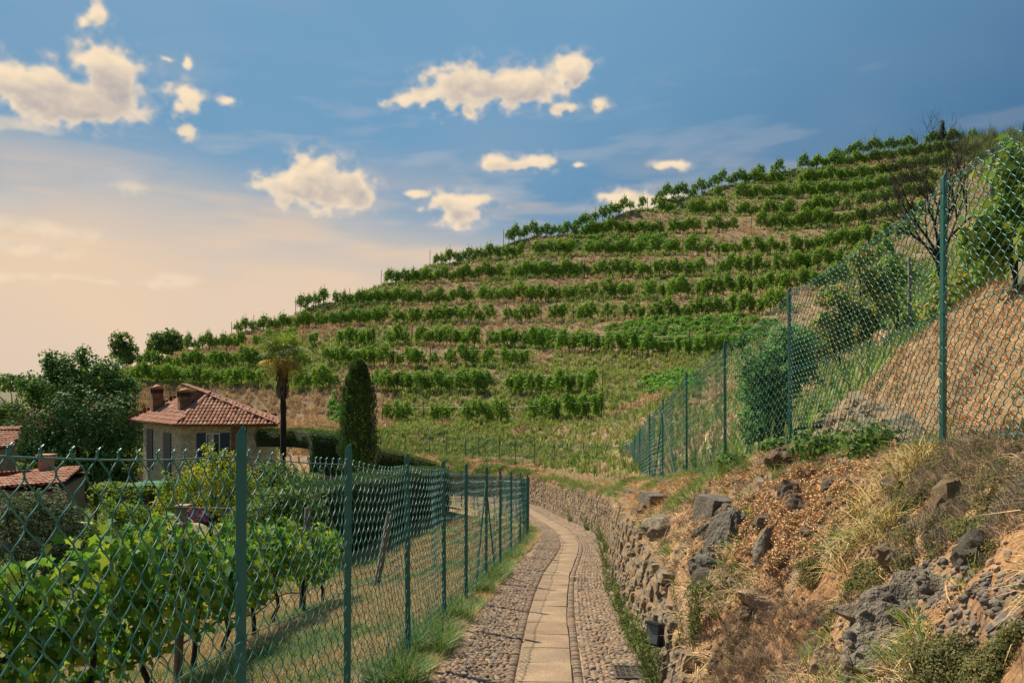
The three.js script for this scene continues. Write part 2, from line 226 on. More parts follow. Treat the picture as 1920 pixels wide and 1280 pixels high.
// colours of earth
const EARTH = [0.43, 0.235, 0.11], SAND = [0.52, 0.33, 0.175], STRAW = [0.50, 0.33, 0.165], DARK = [0.17, 0.115, 0.075], GREYS = [0.25, 0.225, 0.20], MOSS = [0.13, 0.15, 0.045], LAWN = [0.13, 0.17, 0.03];
{
  const b = new B(), ss = []; for (let s = 1.2; s < 80;) { ss.push(s); s += 0.035 * Math.max(1, s / 5.5); }
  const us = []; for (let i = 0; i <= 12; i++) us.push(['w', i / 12]); for (let i = 1; i <= 80; i++) us.push(['b', i / 80]); for (let i = 1; i <= 70; i++) us.push(['m', i / 70]);
  ss.forEach((s) => { const tf = fenceT(s), hw = wallH(s), tw = WB + 0.03 + hw * 0.11; for (const [k, f] of us) {
    const t = k === 'w' ? lerp(WB - 0.06, tw, f) : k === 'b' ? lerp(tw, tf, f) : tf + (s < 16 ? 7.5 : lerp(7.5, 1.6, sm(16, 20, s))) * f;
    const y = k === 'w' && f === 0 ? pathY(s) - 0.15 : bankY(s, t) - (k === 'm' && f === 1 ? 0.4 : 0), [x, d] = fromST(s, t);
    const p1 = fbm(s * 0.9 + 4, t * 0.9, 3), p2 = fbm(s * 3 + 9, t * 3, 3), mound = k === 'm' && s < 16;
    let c = mix3(EARTH, SAND, sm(-0.2, 0.4, p1 + p2 * 0.5)); c = mix3(c, GREYS, sm(0.05, 0.4, p2 - p1 * 0.5) * 0.6); if (mound) c = mix3(c, STRAW, 0.7); if (!mound) c = mix3(c, MOSS, sm(0.2, 0.5, fbm(s * 1.7 + 40, t * 1.7, 3)) * 0.5);
    c = mix3(c, DARK, sm(0.15, 0.5, fbm(s * 6, t * 6 + 30, 2)) * 0.4);
    b.v(x, y, -d, c, k === 'w' ? s : s, k === 'w' ? y : t);
  } });
  const n = us.length; for (let i = 0; i + 1 < ss.length; i++) for (let j = 0; j + 1 < n; j++) b.q(i * n + j, i * n + j + 1, (i + 1) * n + j + 1, (i + 1) * n + j);
  const bankRoot = grp(); part(b.mesh(M.bank), 'earth', bankRoot); scene.userData.bankRoot = bankRoot; top(bankRoot, 'bank', 'steep dry earth bank rising from the cobbled path to the right fence', 'bank', { kind: 'structure' });
}

// ---------------------------------------------------------------- path: bed, slabs, cobbles
const leftEdge = s => -0.86 - 0.09 * fbm(s * 0.7, 3, 3) - 0.05 * n2(s * 3, 8);
const pathRoot = grp(); top(pathRoot, 'path', 'cobbled lane with a central strip of stone slabs, curving away between the fences', 'path', { kind: 'structure' });
{
  const b = new B(), ss = []; for (let s = 1; s < 80;) { ss.push(s); s += 0.12 * Math.max(1, s / 8); } const m = 14;
  ss.forEach(s => { for (let j = 0; j <= m; j++) { const t = lerp(-1.25, 1.06, j / m), [x, d] = fromST(s, t), k = fbm(s * 1.5, t * 2, 3); b.v(x, pathY(s) - 0.012 + 0.01 * k + (t < -0.95 ? -0.02 : 0), -d, mix3([0.46, 0.315, 0.20], [0.52, 0.37, 0.24], sm(-0.3, 0.3, k)), s, t); } });
  for (let i = 0; i + 1 < ss.length; i++) for (let j = 0; j < m; j++) b.q(i * (m + 1) + j, i * (m + 1) + j + 1, (i + 1) * (m + 1) + j + 1, (i + 1) * (m + 1) + j);
  part(b.mesh(M.ground), 'bed', pathRoot);
  // slabs
  const R = rng(31), mats = [[0.47, 0.33, 0.21], [0.41, 0.29, 0.185], [0.50, 0.36, 0.235], [0.43, 0.315, 0.21]].map(c => std({ color: new THREE.Color().setRGB(...c), map: T.slab, bumpMap: T.fine, bumpScale: 0.004, roughness: 0.92 }));
  let s = 5.6, k = 0;
  while (s < 62) {
    const L = 0.42 + R() * 0.42, w0 = 0.245, g = 0.006, bb = new B(), N = 4, lift = (R() - 0.5) * 0.006, du = R() * 5, tilt = (R() - 0.5) * 0.008;
    const prof = [[-w0 - 0.0, -0.03], [-w0, 0.008], [-w0 + 0.008, 0.016], [w0 - 0.008, 0.016], [w0, 0.008], [w0, -0.03]];
    for (let i = 0; i <= N; i++) { const q = lerp(s + g, s + L - g, i / N), e = (i === 0 || i === N) ? -0.006 : 0; for (const [t, y] of prof) { const [x, d] = fromST(q, t + 0.012 * n2(q * 0.8, 5)); bb.v(x, pathY(q) + y + e + lift + tilt * t / w0 + 0.004 * n2(q * 6, t * 9), -d, null, q + du, t); } }
    const n = prof.length; for (let i = 0; i < N; i++) for (let j = 0; j + 1 < n; j++) bb.q(i * n + j, i * n + j + 1, (i + 1) * n + j + 1, (i + 1) * n + j);
    for (const i of [0, N]) { const o = i * n; i ? (bb.q(o + 1, o, o + 5, o + 4), bb.q(o + 2, o + 1, o + 4, o + 3)) : (bb.q(o + 0, o + 1, o + 4, o + 5), bb.q(o + 1, o + 2, o + 3, o + 4)); }
    part(new THREE.Mesh(bb.geo(), mats[k++ % 4]), 'slab', pathRoot); s += L;
  }
  // cobbles
  const ico = new THREE.IcosahedronGeometry(1, 2), geos = [0, 1, 2].map(k => { const g = ico.clone(), p = g.attributes.position; for (let i = 0; i < p.count; i++) { const v = V(p.getX(i), p.getY(i), p.getZ(i)), f = 1 + 0.16 * n3(v.x * 1.7 + k * 9, v.y * 1.7, v.z * 1.7); p.setXYZ(i, v.x * f, v.y * f, v.z * f); } g.computeVertexNormals(); return g; });
  const lowI = new THREE.IcosahedronGeometry(1, 1);
  const tones = [[0.50, 0.345, 0.225], [0.42, 0.30, 0.205], [0.31, 0.25, 0.195], [0.54, 0.375, 0.235], [0.48, 0.30, 0.20], [0.22, 0.195, 0.175], [0.58, 0.425, 0.28], [0.39, 0.265, 0.185]];
  const cmats = tones.map(c => std({ color: new THREE.Color().setRGB(...c), map: T.stone, roughness: 0.85 }));
  const list = [], R2 = rng(99);
  for (let s = 5.9; s < 60;) { const step = s < 26 ? 0.043 : 0.07; for (const [t0, t1, sd] of [[leftEdge(s), -0.262, 0], [0.262, 1.0, 1]]) {
    const w = (s < 26 ? 0.056 : 0.085), edge = 0.075; for (let t = t0 + R2() * w; t < t1; t += w * (0.85 + R2() * 0.3)) {
      const nearSlab = sd ? t - 0.262 < edge : -0.262 - t < edge; if (!nearSlab && R2() < 0.06) continue;
      let tt = t + (R2() - 0.5) * 0.016, sz = w * (0.32 + R2() * 0.26), sx = sz * (0.85 + R2() * 0.8); if (nearSlab) { tt = sd ? 0.262 + 0.04 : -0.262 - 0.04; sx = 0.045; sz = step * 0.47; }
      if (s > 7.05 && s < 7.62 && tt > 0.62 && tt < 0.98) continue;   // drain grate
      list.push([s + (R2() - 0.5) * 0.02, tt, sx, sz, (R2() - 0.5) * 2.4 * (nearSlab ? 0.05 : 1), 0.014 + R2() * 0.014, Math.floor(R2() * 97), nearSlab]); if (nearSlab && sd) t = 0.262 + edge; if (nearSlab && !sd) break;
    } } s += step; }
  const nearN = 300, rest = list.slice(nearN), m4 = new THREE.Matrix4(), qq = new THREE.Quaternion(), yAx = V(0, 1, 0);
  const place = ([s, t, sx, sz, rot, hy], m) => { const [x, d] = fromST(s, t), f = frame(s); qq.setFromAxisAngle(yAx, rot - Math.atan2(f.tx, f.td)); m.compose(V(x, pathY(s) - 0.005, -d), qq, V(sx, hy, sz)); return m; };
  for (const c of list.slice(0, nearN)) { const o = new THREE.Mesh(geos[c[6] % 3], cmats[c[6] % 8]); place(c, m4); m4.decompose(o.position, o.quaternion, o.scale); part(o, 'cobble', pathRoot); }
  const im = new THREE.InstancedMesh(lowI, std({ color: 0xffffff, map: T.stone, roughness: 0.85 }), rest.length), col = new THREE.Color();
  rest.forEach((c, i) => { im.setMatrixAt(i, place(c, m4)); const q = jit(tones[c[6] % 8], R2, 0.18); im.setColorAt(i, col.setRGB(...q)); });
  part(im, 'cobbles', pathRoot); im.userData.kind = 'stuff';
}
// ---------------------------------------------------------------- open ground: verge, garden, valley, plain
function groundY(x, d) {
  const [s, t] = toST(x, d), far = sm(66, 110, Math.hypot(x, d));
  const c = tab([0, 8, 17, 25, 36, 46, 54], [0.14, 0.13, 0.22, 0.06, -0.16, -0.1, 0], s), l = Math.max(0, -t - 1.3);
  const yA = pathY(s) - 0.02 - c * Math.min(l, 4.2) + 0.02 * Math.sin(l * 9) * 0;
  const yB = -3 - 0.071 * clamp(d, 0, 70) - 0.06 * clamp(d - 70, 0, 130);
  let y = lerp(yA, yB, sm(4.5, 12, l)) + (l > 0.1 ? 0.06 * fbm(x * 1.3, d * 1.3, 3) * sm(0, 1, l) : 0);
  y = lerp(y, Math.min(y, -9 - 5 * sm(110, 400, d)), far);
  if (t > -0.9 && s > -3 && s < 79) y -= sm(-0.95, -0.4, t) * 1.5;      // below the lane, bank and hillside sheets
  return y;
}
{
  const b = new B(), as = [], rs = []; for (let a = -180; a < 180;) { as.push(a); a += a > -44 && a < 6 ? 0.4 : a >= 6 && a < 40 ? 1 : 4; } as.push(180);
  for (let r = 1.2; r < 7000;) { rs.push(r); r *= r < 70 ? 1.022 : 1.09; }
  const G1 = [0.50, 0.34, 0.185], G2 = [0.38, 0.30, 0.12], G3 = [0.20, 0.22, 0.06];
  for (const r of rs) for (const a of as) { const x = Math.sin(a * Math.PI / 180) * r, d = Math.cos(a * Math.PI / 180) * r, y = groundY(x, d); const k = fbm(x * 0.5, d * 0.5, 4), k2 = fbm(x * 0.16 + 7, d * 0.16, 3);
    const lawn = sm(12, 7, Math.hypot((x + 27.5) / 1.1, d - 51)); let c = mix3(G1, G2, sm(-0.15, 0.3, k)); c = mix3(c, G3, sm(0.0, 0.35, k2 + k * 0.4) * 0.7); c = mix3(c, LAWN, Math.max(lawn, 0.8 * sm(-6, -10, x) * sm(12, 18, d) * sm(66, 58, d))); if (r > 60) c = mix3(c, [0.12, 0.13, 0.06], sm(60, 200, r) * 0.7); b.v(x, y, -d, c, x, d); }
  const n = as.length; for (let i = 0; i + 1 < rs.length; i++) for (let j = 0; j + 1 < n; j++) b.q(i * n + j, i * n + j + 1, (i + 1) * n + j + 1, (i + 1) * n + j);
  top(b.mesh(M.ground), 'ground', 'dry grassy ground falling away from the lane to the garden and valley', 'ground', { kind: 'structure' });
}
// ---------------------------------------------------------------- terraced hillside
const HX = [-150, 100, 250, 400, 600, 800, 1000, 1200, 1300, 1400, 1500, 1600, 1800, 2000, 2500];
const HD = { '-1': [95, 86, 80, 74, 67, 61.5, 53.4, 25.5, 15, 12, 13.5, 13.5, 13, 11, 11], 0: [97, 91, 86, 79, 71, 66, 59, 42, 34, 28, 24, 22, 20, 18, 16], 1: [98, 91, 86.5, 82, 76, 70, 64, 58, 52, 46, 42, 38, 34, 32, 30], 2: [104, 97, 92, 88, 82, 76, 70, 63, 58, 54, 50, 47, 44, 42, 40], 3: [110, 103, 98, 94, 88, 82, 76, 69, 64.5, 61, 58, 56, 53, 52, 50], 4: [116, 109, 104.5, 100, 94, 88, 82, 73, 69, 67, 65, 64, 61, 60, 58] };
for (let k = 5; k <= 16; k++) HD[k] = HX.map(x => 64 + 6 * (k - 1) - 0.03 * (Math.min(x, 1500) - 1000) - 0.02 * Math.max(0, x - 1500));
const HY = {
  '-1': [900, 892, 888, 885, 880, 857, 874, 906, 899, 890, 801, 779, 690, 560, 540], 0: [850, 830, 825, 822, 815, 805, 845, 825, 812, 795, 740, 665, 600, 545, 530], 1: [790, 772, 768, 785, 792, 792, 796, 780, 768, 755, 712, 640, 580, 530, 510],
  2: [750, 722, 714, 722, 730, 738, 738, 742, 730, 722, 690, 625, 560, 510, 490], 3: [739, 700, 692, 690, 686, 688, 690, 705, 702, 698, 660, 605, 540, 490, 470], 4: [738, 684, 672, 655, 648, 648, 655, 667, 668, 668, 635, 585, 522, 470, 450],
  5: [737, 672, 655, 630, 611, 607, 606, 600, 597, 593, 585, 560, 500, 450, 430], 6: [736, 660, 640, 600, 571, 571, 566, 560, 557, 554, 548, 535, 480, 430, 410], 7: [735, 650, 625, 575, 540, 530, 521, 520, 518, 516, 512, 503, 455, 410, 390],
  8: [734, 640, 610, 555, 515, 500, 480, 478, 478, 478, 474, 466, 425, 390, 370], 9: [733, 630, 600, 535, 495, 475, 446, 440, 438, 432, 430, 424, 392, 365, 345], 10: [732, 620, 590, 515, 475, 450, 415, 393, 404, 406, 402, 394, 362, 340, 320],
  11: [731, 610, 580, 500, 455, 430, 390, 362, 372, 375, 374, 366, 336, 315, 295], 12: [730, 600, 570, 485, 440, 410, 370, 345, 348, 345, 347, 338, 308, 290, 275], 13: [729, 590, 560, 470, 425, 395, 355, 328, 325, 325, 319, 312, 286, 268, 258], 14: [728, 580, 550, 460, 410, 380, 340, 312, 308, 306, 300, 290, 268, 252, 244], 15: [727, 570, 540, 450, 400, 370, 330, 300, 295, 292, 285, 275, 252, 240, 234], 16: [726, 560, 530, 440, 390, 360, 320, 290, 285, 280, 272, 262, 240, 230, 224] };
const KM = [[-150, 60, 100, 250, 320, 400, 480, 600, 733, 800, 1000, 1200, 1300, 1400, 1500, 1600, 1800, 2000, 2500], [0.9, 1.6, 2.2, 3.0, 3.7, 4.6, 5.2, 6.0, 7.1, 8.0, 9.0, 10.0, 11.4, 12.3, 13.1, 13.7, 14.2, 14.8, 15.2]];
const kmax = x => tab(KM[0], KM[1], x);
function hillCore(x, k) {                          // depth and height on the hillside, by bearing x and terrace number k
  const k0 = Math.floor(clamp(k, -1, 15)), f = clamp(k - k0);
  const p = j => { const D = tab(HX, HD[j], x), y = tab(HX, HY[j], x); return [D, EYE + (720 - y) / F * D]; };
  const a = p(k0), b = p(k0 + 1);
  let g = f; if (k0 >= 0) g = f < 0.2 ? f * 0.25 : f > 0.86 ? 1 - (1 - f) * 0.35 : lerp(0.05, 1 - 0.049, sm(0.1, 0.96, f) * 0.5 + 0.5 * (f - 0.2) / 0.66);
  return [lerp(a[0], b[0], f), lerp(a[1], b[1], g)];
}
function hill(x, k) { const km = kmax(x); if (k <= km) return hillCore(x, k); const [D, Y] = hillCore(x, km), e = k - km; return [D + e * 7, Y - 0.5 * e * e * 4 - 0.2 * e]; }
function hillPoint(x, k) { if (k < -1.1) { const q = hillPoint(x, -1); q.y -= 2.2; q.z += 0.4; return q; } const [D, Y0] = hill(x, k), X = (x - 960) / F * D; const Y = Y0 + 0.28 * fbm(X * 0.22, D * 0.22 + 9, 3) * sm(-0.5, 0.3, k) + 0.14 * fbm(X * 1.1, D * 1.1, 2); return V(X, Y, -D); }
{
  const b = new B(), xs = [], ks = []; for (let x = -150; x <= 2500; x += x < 2000 ? 5 : 25) xs.push(x); ks.push(-1.25); for (let k = -1; k <= 17; k += 1 / 11) ks.push(k);
  const DRY = [0.60, 0.43, 0.25], SOIL = [0.52, 0.36, 0.22], GRN = [0.14, 0.24, 0.04], OLV = [0.30, 0.30, 0.09];
  for (const x of xs) { const km = kmax(x); for (const k0 of ks) { const k = k0 <= 0 ? k0 : Math.min(k0, km + 3 + (k0 - km) * 0.2); const p = hillPoint(x, k), X = p.x, D = -p.z, n1 = fbm(X * 0.13 + 3, D * 0.2, 4), n_ = fbm(X * 0.6, D * 0.6 + 50, 3); let c = mix3(OLV, DRY, sm(-0.3, 0.22, n1 + 0.3 * n_)); c = mix3(c, SOIL, sm(0.05, 0.35, n_) * 0.5); if (k > 0) { const f = k - Math.floor(k); c = mix3(c, DRY, 0.5 * sm(0.12, 0.3, f) * sm(0.95, 0.75, f)); } c = mix3(c, GRN, sm(0.08, 0.34, fbm(X * 0.11 + 60, D * 0.16, 3) + 0.2 * n_) * 0.75); if (x < 760) c = mix3(c, DRY, sm(0.3, 0.8, k) * sm(1.95, 1.6, k) * sm(760, 700, x)); b.v(p.x, p.y, p.z, c, X, D + p.y * 0.7); } }
  const n = ks.length; for (let i = 0; i + 1 < xs.length; i++) for (let j = 0; j + 1 < n; j++) b.q(i * n + j, (i + 1) * n + j, (i + 1) * n + j + 1, i * n + j + 1);
  top(b.mesh(M.hill), 'hillside', 'steep terraced hillside of dry grass planted with vines', 'hillside', { kind: 'structure' });
}
// ---------------------------------------------------------------- chain-link fences
const postGeo = (h) => { const b = new B(), w = 0.05, t = 0.006, y0 = -0.25; b.box(-w / 2, w / 2, y0, h - 0.045, -t / 2, t / 2); b.box(-w / 2, -w / 2 + t, y0, h - 0.045, t / 2, w);
  const k = b.count; b.v(-w / 2, h - 0.045, t / 2); b.v(w / 2, h - 0.045, t / 2); b.v(-w / 6, h, t / 2); b.v(-w / 2, h - 0.045, -t / 2); b.v(w / 2, h - 0.045, -t / 2); b.v(-w / 6, h, -t / 2); b.t(k, k + 1, k + 2); b.t(k + 4, k + 3, k + 5); b.q(k + 1, k + 4, k + 5, k + 2); b.q(k + 3, k, k + 2, k + 5);
  const e = b.count; b.v(-w / 2, h - 0.045, w); b.v(-w / 2, h - 0.045, t / 2); b.v(-w / 2, h - 0.004, t / 2); b.v(-w / 2 + t, h - 0.045, w); b.v(-w / 2 + t, h - 0.045, t / 2); b.v(-w / 2 + t, h - 0.004, t / 2); b.t(e, e + 2, e + 1); b.t(e + 3, e + 4, e + 5); b.q(e, e + 3, e + 5, e + 2); return b.geo(); };
const BR = std({ color: new THREE.Color().setRGB(0.010, 0.085, 0.075), roughness: 0.8 });
const barGeo = (a, c, r = 0.018) => { const b = new B(); b.tube([a, c], r, 6); return b.geo(); };
function chainFence(name, label, group, pts, { w, h, top: drop, gap, r, braces = [], turn = 0, knuckles = 4 }) {
  const root = grp(); top(root, name, label, 'fence', { group });
  pts.forEach((q, i) => { const a = pts[Math.max(0, i - 1)].p, c = pts[Math.min(pts.length - 1, i + 1)].p; const o = new THREE.Mesh(postGeo(q.h), M.green); o.position.copy(q.p); o.rotation.set((n2(i * 3.1, 4) * 0.012), Math.atan2(c.x - a.x, c.z - a.z) + turn, n2(i * 2.3, 9) * 0.014); part(o, 'post', root); if (braces.includes(i)) for (const j of [i - 1, i + 1]) { const e = pts[j]; if (!e) continue; const f = q.p.clone().lerp(e.p, 0.62); f.y = lerp(q.p.y, e.p.y, 0.62); part(new THREE.Mesh(barGeo(V(q.p.x, q.p.y + q.h * 0.86, q.p.z), V(f.x, f.y - 0.05, f.z), 0.014), BR), 'brace', root); } });
  for (let i = 0; i + 1 < pts.length; i++) {
    const A = pts[i], C = pts[i + 1], dx = C.p.x - A.p.x, dz = C.p.z - A.p.z, L = Math.hypot(dx, dz), ux = dx / L, uz = dz / L, nx = -uz, nz = ux, D = -(A.p.z + C.p.z) / 2, det = D < 9 ? 4 : D < 20 ? 2 : 1, sides = D < 9 ? 5 : 3;
    const rr = D < 30 ? r : r * 1.05, nw = Math.round(L / (w / 2)), ww = L / nw * 2, b = new B();
    const pos = (u, y, z) => { const f = u / L, sag = 0.02 * Math.sin(f * Math.PI) * (1 + n2(i * 5, 2)), yb = lerp(A.p.y, C.p.y, f) + gap, yt = lerp(A.p.y + A.h, C.p.y + C.h, f) - drop - sag, bulge = 0.04 * n2(u * 1.1 + i * 7, y * 2.5) + 0.012 * n2(u * 4 + i, y * 9) + z; return V(A.p.x + ux * u + nx * bulge, lerp(yb, yt, y), A.p.z + uz * u + nz * bulge); };
    const H = (A.h + C.h) / 2 - drop - gap, nr = Math.round(H / (h / 2));
    for (let k = 0; k < nw; k++) { const P = []; const st = nr * det; for (let j = 0; j <= st; j++) { const ph = j / det, tri = 1 - Math.abs((ph + k) % 2 - 1), cs = 0.5 - 0.5 * Math.cos(Math.PI * (ph + k)), yj = 0.1 * n2(k * 0.7 + i * 9, ph * 0.6) / nr, xx = (k + (det > 1 ? tri * 0.4 + cs * 0.6 : tri) * 1.06 - 0.03) * ww / 2; P.push(pos(xx, clamp(ph / nr + (j && j < st ? yj : 0)), 0.0055 * Math.sin(Math.PI * (ph + k)))); }
      if (D < 12 && k % 2) { const e = P[P.length - 1]; P.push(V(e.x + ux * 0.01 + nx * 0.006, e.y + 0.012, e.z + uz * 0.01), V(e.x + ux * 0.018 - nx * 0.01, e.y + 0.008, e.z + uz * 0.018 - nz * 0.01), V(e.x + ux * 0.026 - nx * 0.014, e.y - 0.03 - 0.02 * n2(k, i), e.z + uz * 0.026 - nz * 0.014)); }
      b.tube(P, rr, sides, null, D < 9); }
    part(b.mesh(M.wire), 'wire_mesh', root);
    for (const y of D < 45 ? [0.985, 0.5, 0.015] : [0.985]) { const t = new B(), P = []; for (let j = 0; j <= 12; j++) P.push(pos(L * j / 12, y, 0.004)); t.tube(P, rr * 1.15, 5); part(t.mesh(y > 0.9 ? M.wire2 : M.wire), 'tension_wire', root); }
  }
  return root;
}
const lfp = [[1.9, 1.72, 1.92]]; for (const x of [450, 650, 765, 833, 874, 911, 938, 958, 975, 988]) lfp.push([2475 / (1091 - x)]);
const LFP = lfp.map(([d, h]) => { const x = -1.65 + 0.0873 * d; if (h) return { p: V(x, 1.60 - 1.88 + 0.12 - 0.12, -d), h: 2.0 }; return { p: V(x, 1.73 + (720 - 904) / F * d - 0.3467 * 0 + ((904 - (904 - 0.1656 * 0)) / F) * d - (1245 - 904) / F * 7.593 , -d), h: 2.0 }; });
for (const [d, x] of [[27, 0.55], [31, 0.45], [35.5, 0.18], [39.5, -0.5], [42.2, -2.0], [43.6, -2.75], [45, -4.4], [46.3, -6.4], [47.5, -8.6]]) LFP.push({ p: V(x, groundY(x, d), -d), h: 1.95 });
chainFence('chain_link_fence', 'green chain-link fence on the left of the lane, in front of the vines and garden', 'green chain-link fences along the lane', LFP, { w: 0.13, h: 0.155, top: 0.12, gap: 0.05, r: 0.003, braces: [6], turn: 0.5 });
chainFence('chain_link_fence', 'green chain-link fence on top of the earth bank, sweeping round below the vineyard', 'green chain-link fences along the lane', RF.map(([d, x, y, h]) => ({ p: V(x, y, -d), h })), { w: 0.115, h: 0.11, top: 0.1, gap: 0.03, r: 0.0031, braces: [6, 17, 21, 24], turn: 0.6 });

// ---------------------------------------------------------------- rocks
const boxRock = (k, sharp = 0.55) => { const g = new THREE.BoxGeometry(1, 1, 1, 3, 3, 3).toNonIndexed(), p = g.attributes.position, m = new Map(); for (let i = 0; i < p.count; i++) { let v = V(p.getX(i), p.getY(i), p.getZ(i)); const n = v.clone().normalize().multiplyScalar(0.62); v.lerp(n, sharp); const f = 1 + 0.28 * n3(v.x * 2.2 + k * 7, v.y * 2.2 + k, v.z * 2.2) + 0.1 * n3(v.x * 6 + k, v.y * 6, v.z * 6 + k); p.setXYZ(i, v.x * f, v.y * f, v.z * f); } g.computeVertexNormals(); return g; };
const rough = (seed, sx, sy, sz, detail = 4, amp = 0.35, freq = 1.6) => { const g = new THREE.IcosahedronGeometry(1, detail), p = g.attributes.position, R = rng(seed), cuts = []; for (let i = 0; i < 9; i++) cuts.push([rdir(R), 0.62 + R() * 0.3]); for (let i = 0; i < p.count; i++) { const v = V(p.getX(i), p.getY(i), p.getZ(i)); for (const [n, d] of cuts) { const e = v.dot(n); if (e > d) v.addScaledVector(n, (d - e) * 0.85); } const f = 1 + amp * 0.5 * n3(v.x * freq + seed, v.y * freq, v.z * freq) + amp * 0.3 * n3(v.x * 5 + seed, v.y * 5, v.z * 5) + amp * 0.18 * n3(v.x * 13, v.y * 13 + seed, v.z * 13); p.setXYZ(i, v.x * f * sx, v.y * f * sy, v.z * f * sz); } g.computeVertexNormals(); const u = g.attributes.uv, nn = g.attributes.normal; for (let i = 0; i < p.count; i += 3) { const a = [0, 1, 2].map(k => Math.abs(nn.getComponent(i, k))), m = a.indexOf(Math.max(...a)); for (let j = i; j < i + 3; j++) { const q = [p.getX(j), p.getY(j), p.getZ(j)]; q.splice(m, 1); u.setXY(j, q[0] * 1.6, q[1] * 1.6); } } return g; };
const rockMat = (c, bump = 0.02) => std({ color: new THREE.Color().setRGB(...c), map: T.stone, bumpMap: T.dirtB, bumpScale: bump, roughness: 0.95 });
// ---------------------------------------------------------------- retaining wall
{
  const root = grp(); top(root, 'retaining_wall', 'low retaining wall of rough ochre stones along the right edge of the lane', 'stone wall');
  const R = rng(404), geos = [0, 1, 2, 3, 4, 5, 6].map(k => boxRock(k + 1, 0.4)), tones = [[0.55, 0.39, 0.235], [0.48, 0.38, 0.26], [0.40, 0.33, 0.25], [0.60, 0.43, 0.24], [0.34, 0.29, 0.23], [0.53, 0.36, 0.225], [0.45, 0.40, 0.31]];
  const mats = tones.map(c => rockMat(c, 0.01)), list = [];
  for (let y = 0.0; y < 1.5;) { const rh = 0.075 + R() * 0.075; for (let s = 5.5 + R() * 0.2; s < 64;) { const far = s > 26 ? 1.35 : 1, w = (0.09 + R() * R() * 0.24) * far, hh = rh * (0.75 + R() * 0.5) * far; if (y < wallH(s) - 0.02 + 0.1 * n2(s * 2, 3) && R() > 0.05) list.push([s + w / 2, y + hh * 0.45, w, hh, 0.12 + R() * 0.1, (R() - 0.5) * 0.25, Math.floor(R() * 99), R()]); s += w * 1.02; } y += rh * 0.93; }
  list.sort((a, b) => a[0] - b[0]);
  const m4 = new THREE.Matrix4(), q = new THREE.Quaternion(), e = new THREE.Euler(), put = ([s, y, w, h, dp, rot, k, out]) => { const t = WB + 0.03 + y * 0.11 + 0.06 - out * 0.035, [x, d] = fromST(s, t), f = frame(s); e.set(rot * 0.4, -Math.atan2(f.tx, f.td) + rot * 0.3, rot + -0.12); q.setFromEuler(e); return m4.compose(V(x, pathY(s) + y, -d), q, V(dp, h * 1.08, w * 1.05)); };
  list.slice(0, 300).forEach(c => { const o = new THREE.Mesh(geos[c[6] % 7], mats[c[6] % 7]); put(c).decompose(o.position, o.quaternion, o.scale); part(o, 'stone', root); });
  const rest = list.slice(300), im = new THREE.InstancedMesh(geos[2], rockMat([1, 1, 1], 0.01), rest.length), cc = new THREE.Color(); rest.forEach((c, i) => { im.setMatrixAt(i, put(c)); im.setColorAt(i, cc.setRGB(...jit(tones[c[6] % 7], R, 0.2))); }); part(im, 'stones', root); im.userData.kind = 'stuff';
  // fallen terrace wall in the mound
  const r2 = grp(); top(r2, 'ruined_wall', 'tumbled dry stone terrace wall half buried in the grassy mound behind the fence', 'stone wall');
  for (let i = 0; i < 240; i++) { const f = R(), px = lerp(1455, 1712, f), py = 836 - R() * (20 + 80 * Math.sin(f * 3.1) * (0.45 + 0.55 * Math.abs(n2(f * 5, 2)))), p = bankAt(px, py); if (!p || p.t < fenceT(p.s)) continue; const o = new THREE.Mesh(geos[i % 7], mats[[0, 1, 3, 6, 1, 5][i % 6]]); o.position.set(p.x - 0.03, p.y + 0.03, -p.d + 0.04); o.rotation.set(R() * 0.5, R() * 3, R() * 0.5); const z = 0.12 + R() * 0.14; o.scale.set(z * 1.5, z * 0.8, z); part(o, 'stone', r2); }
}
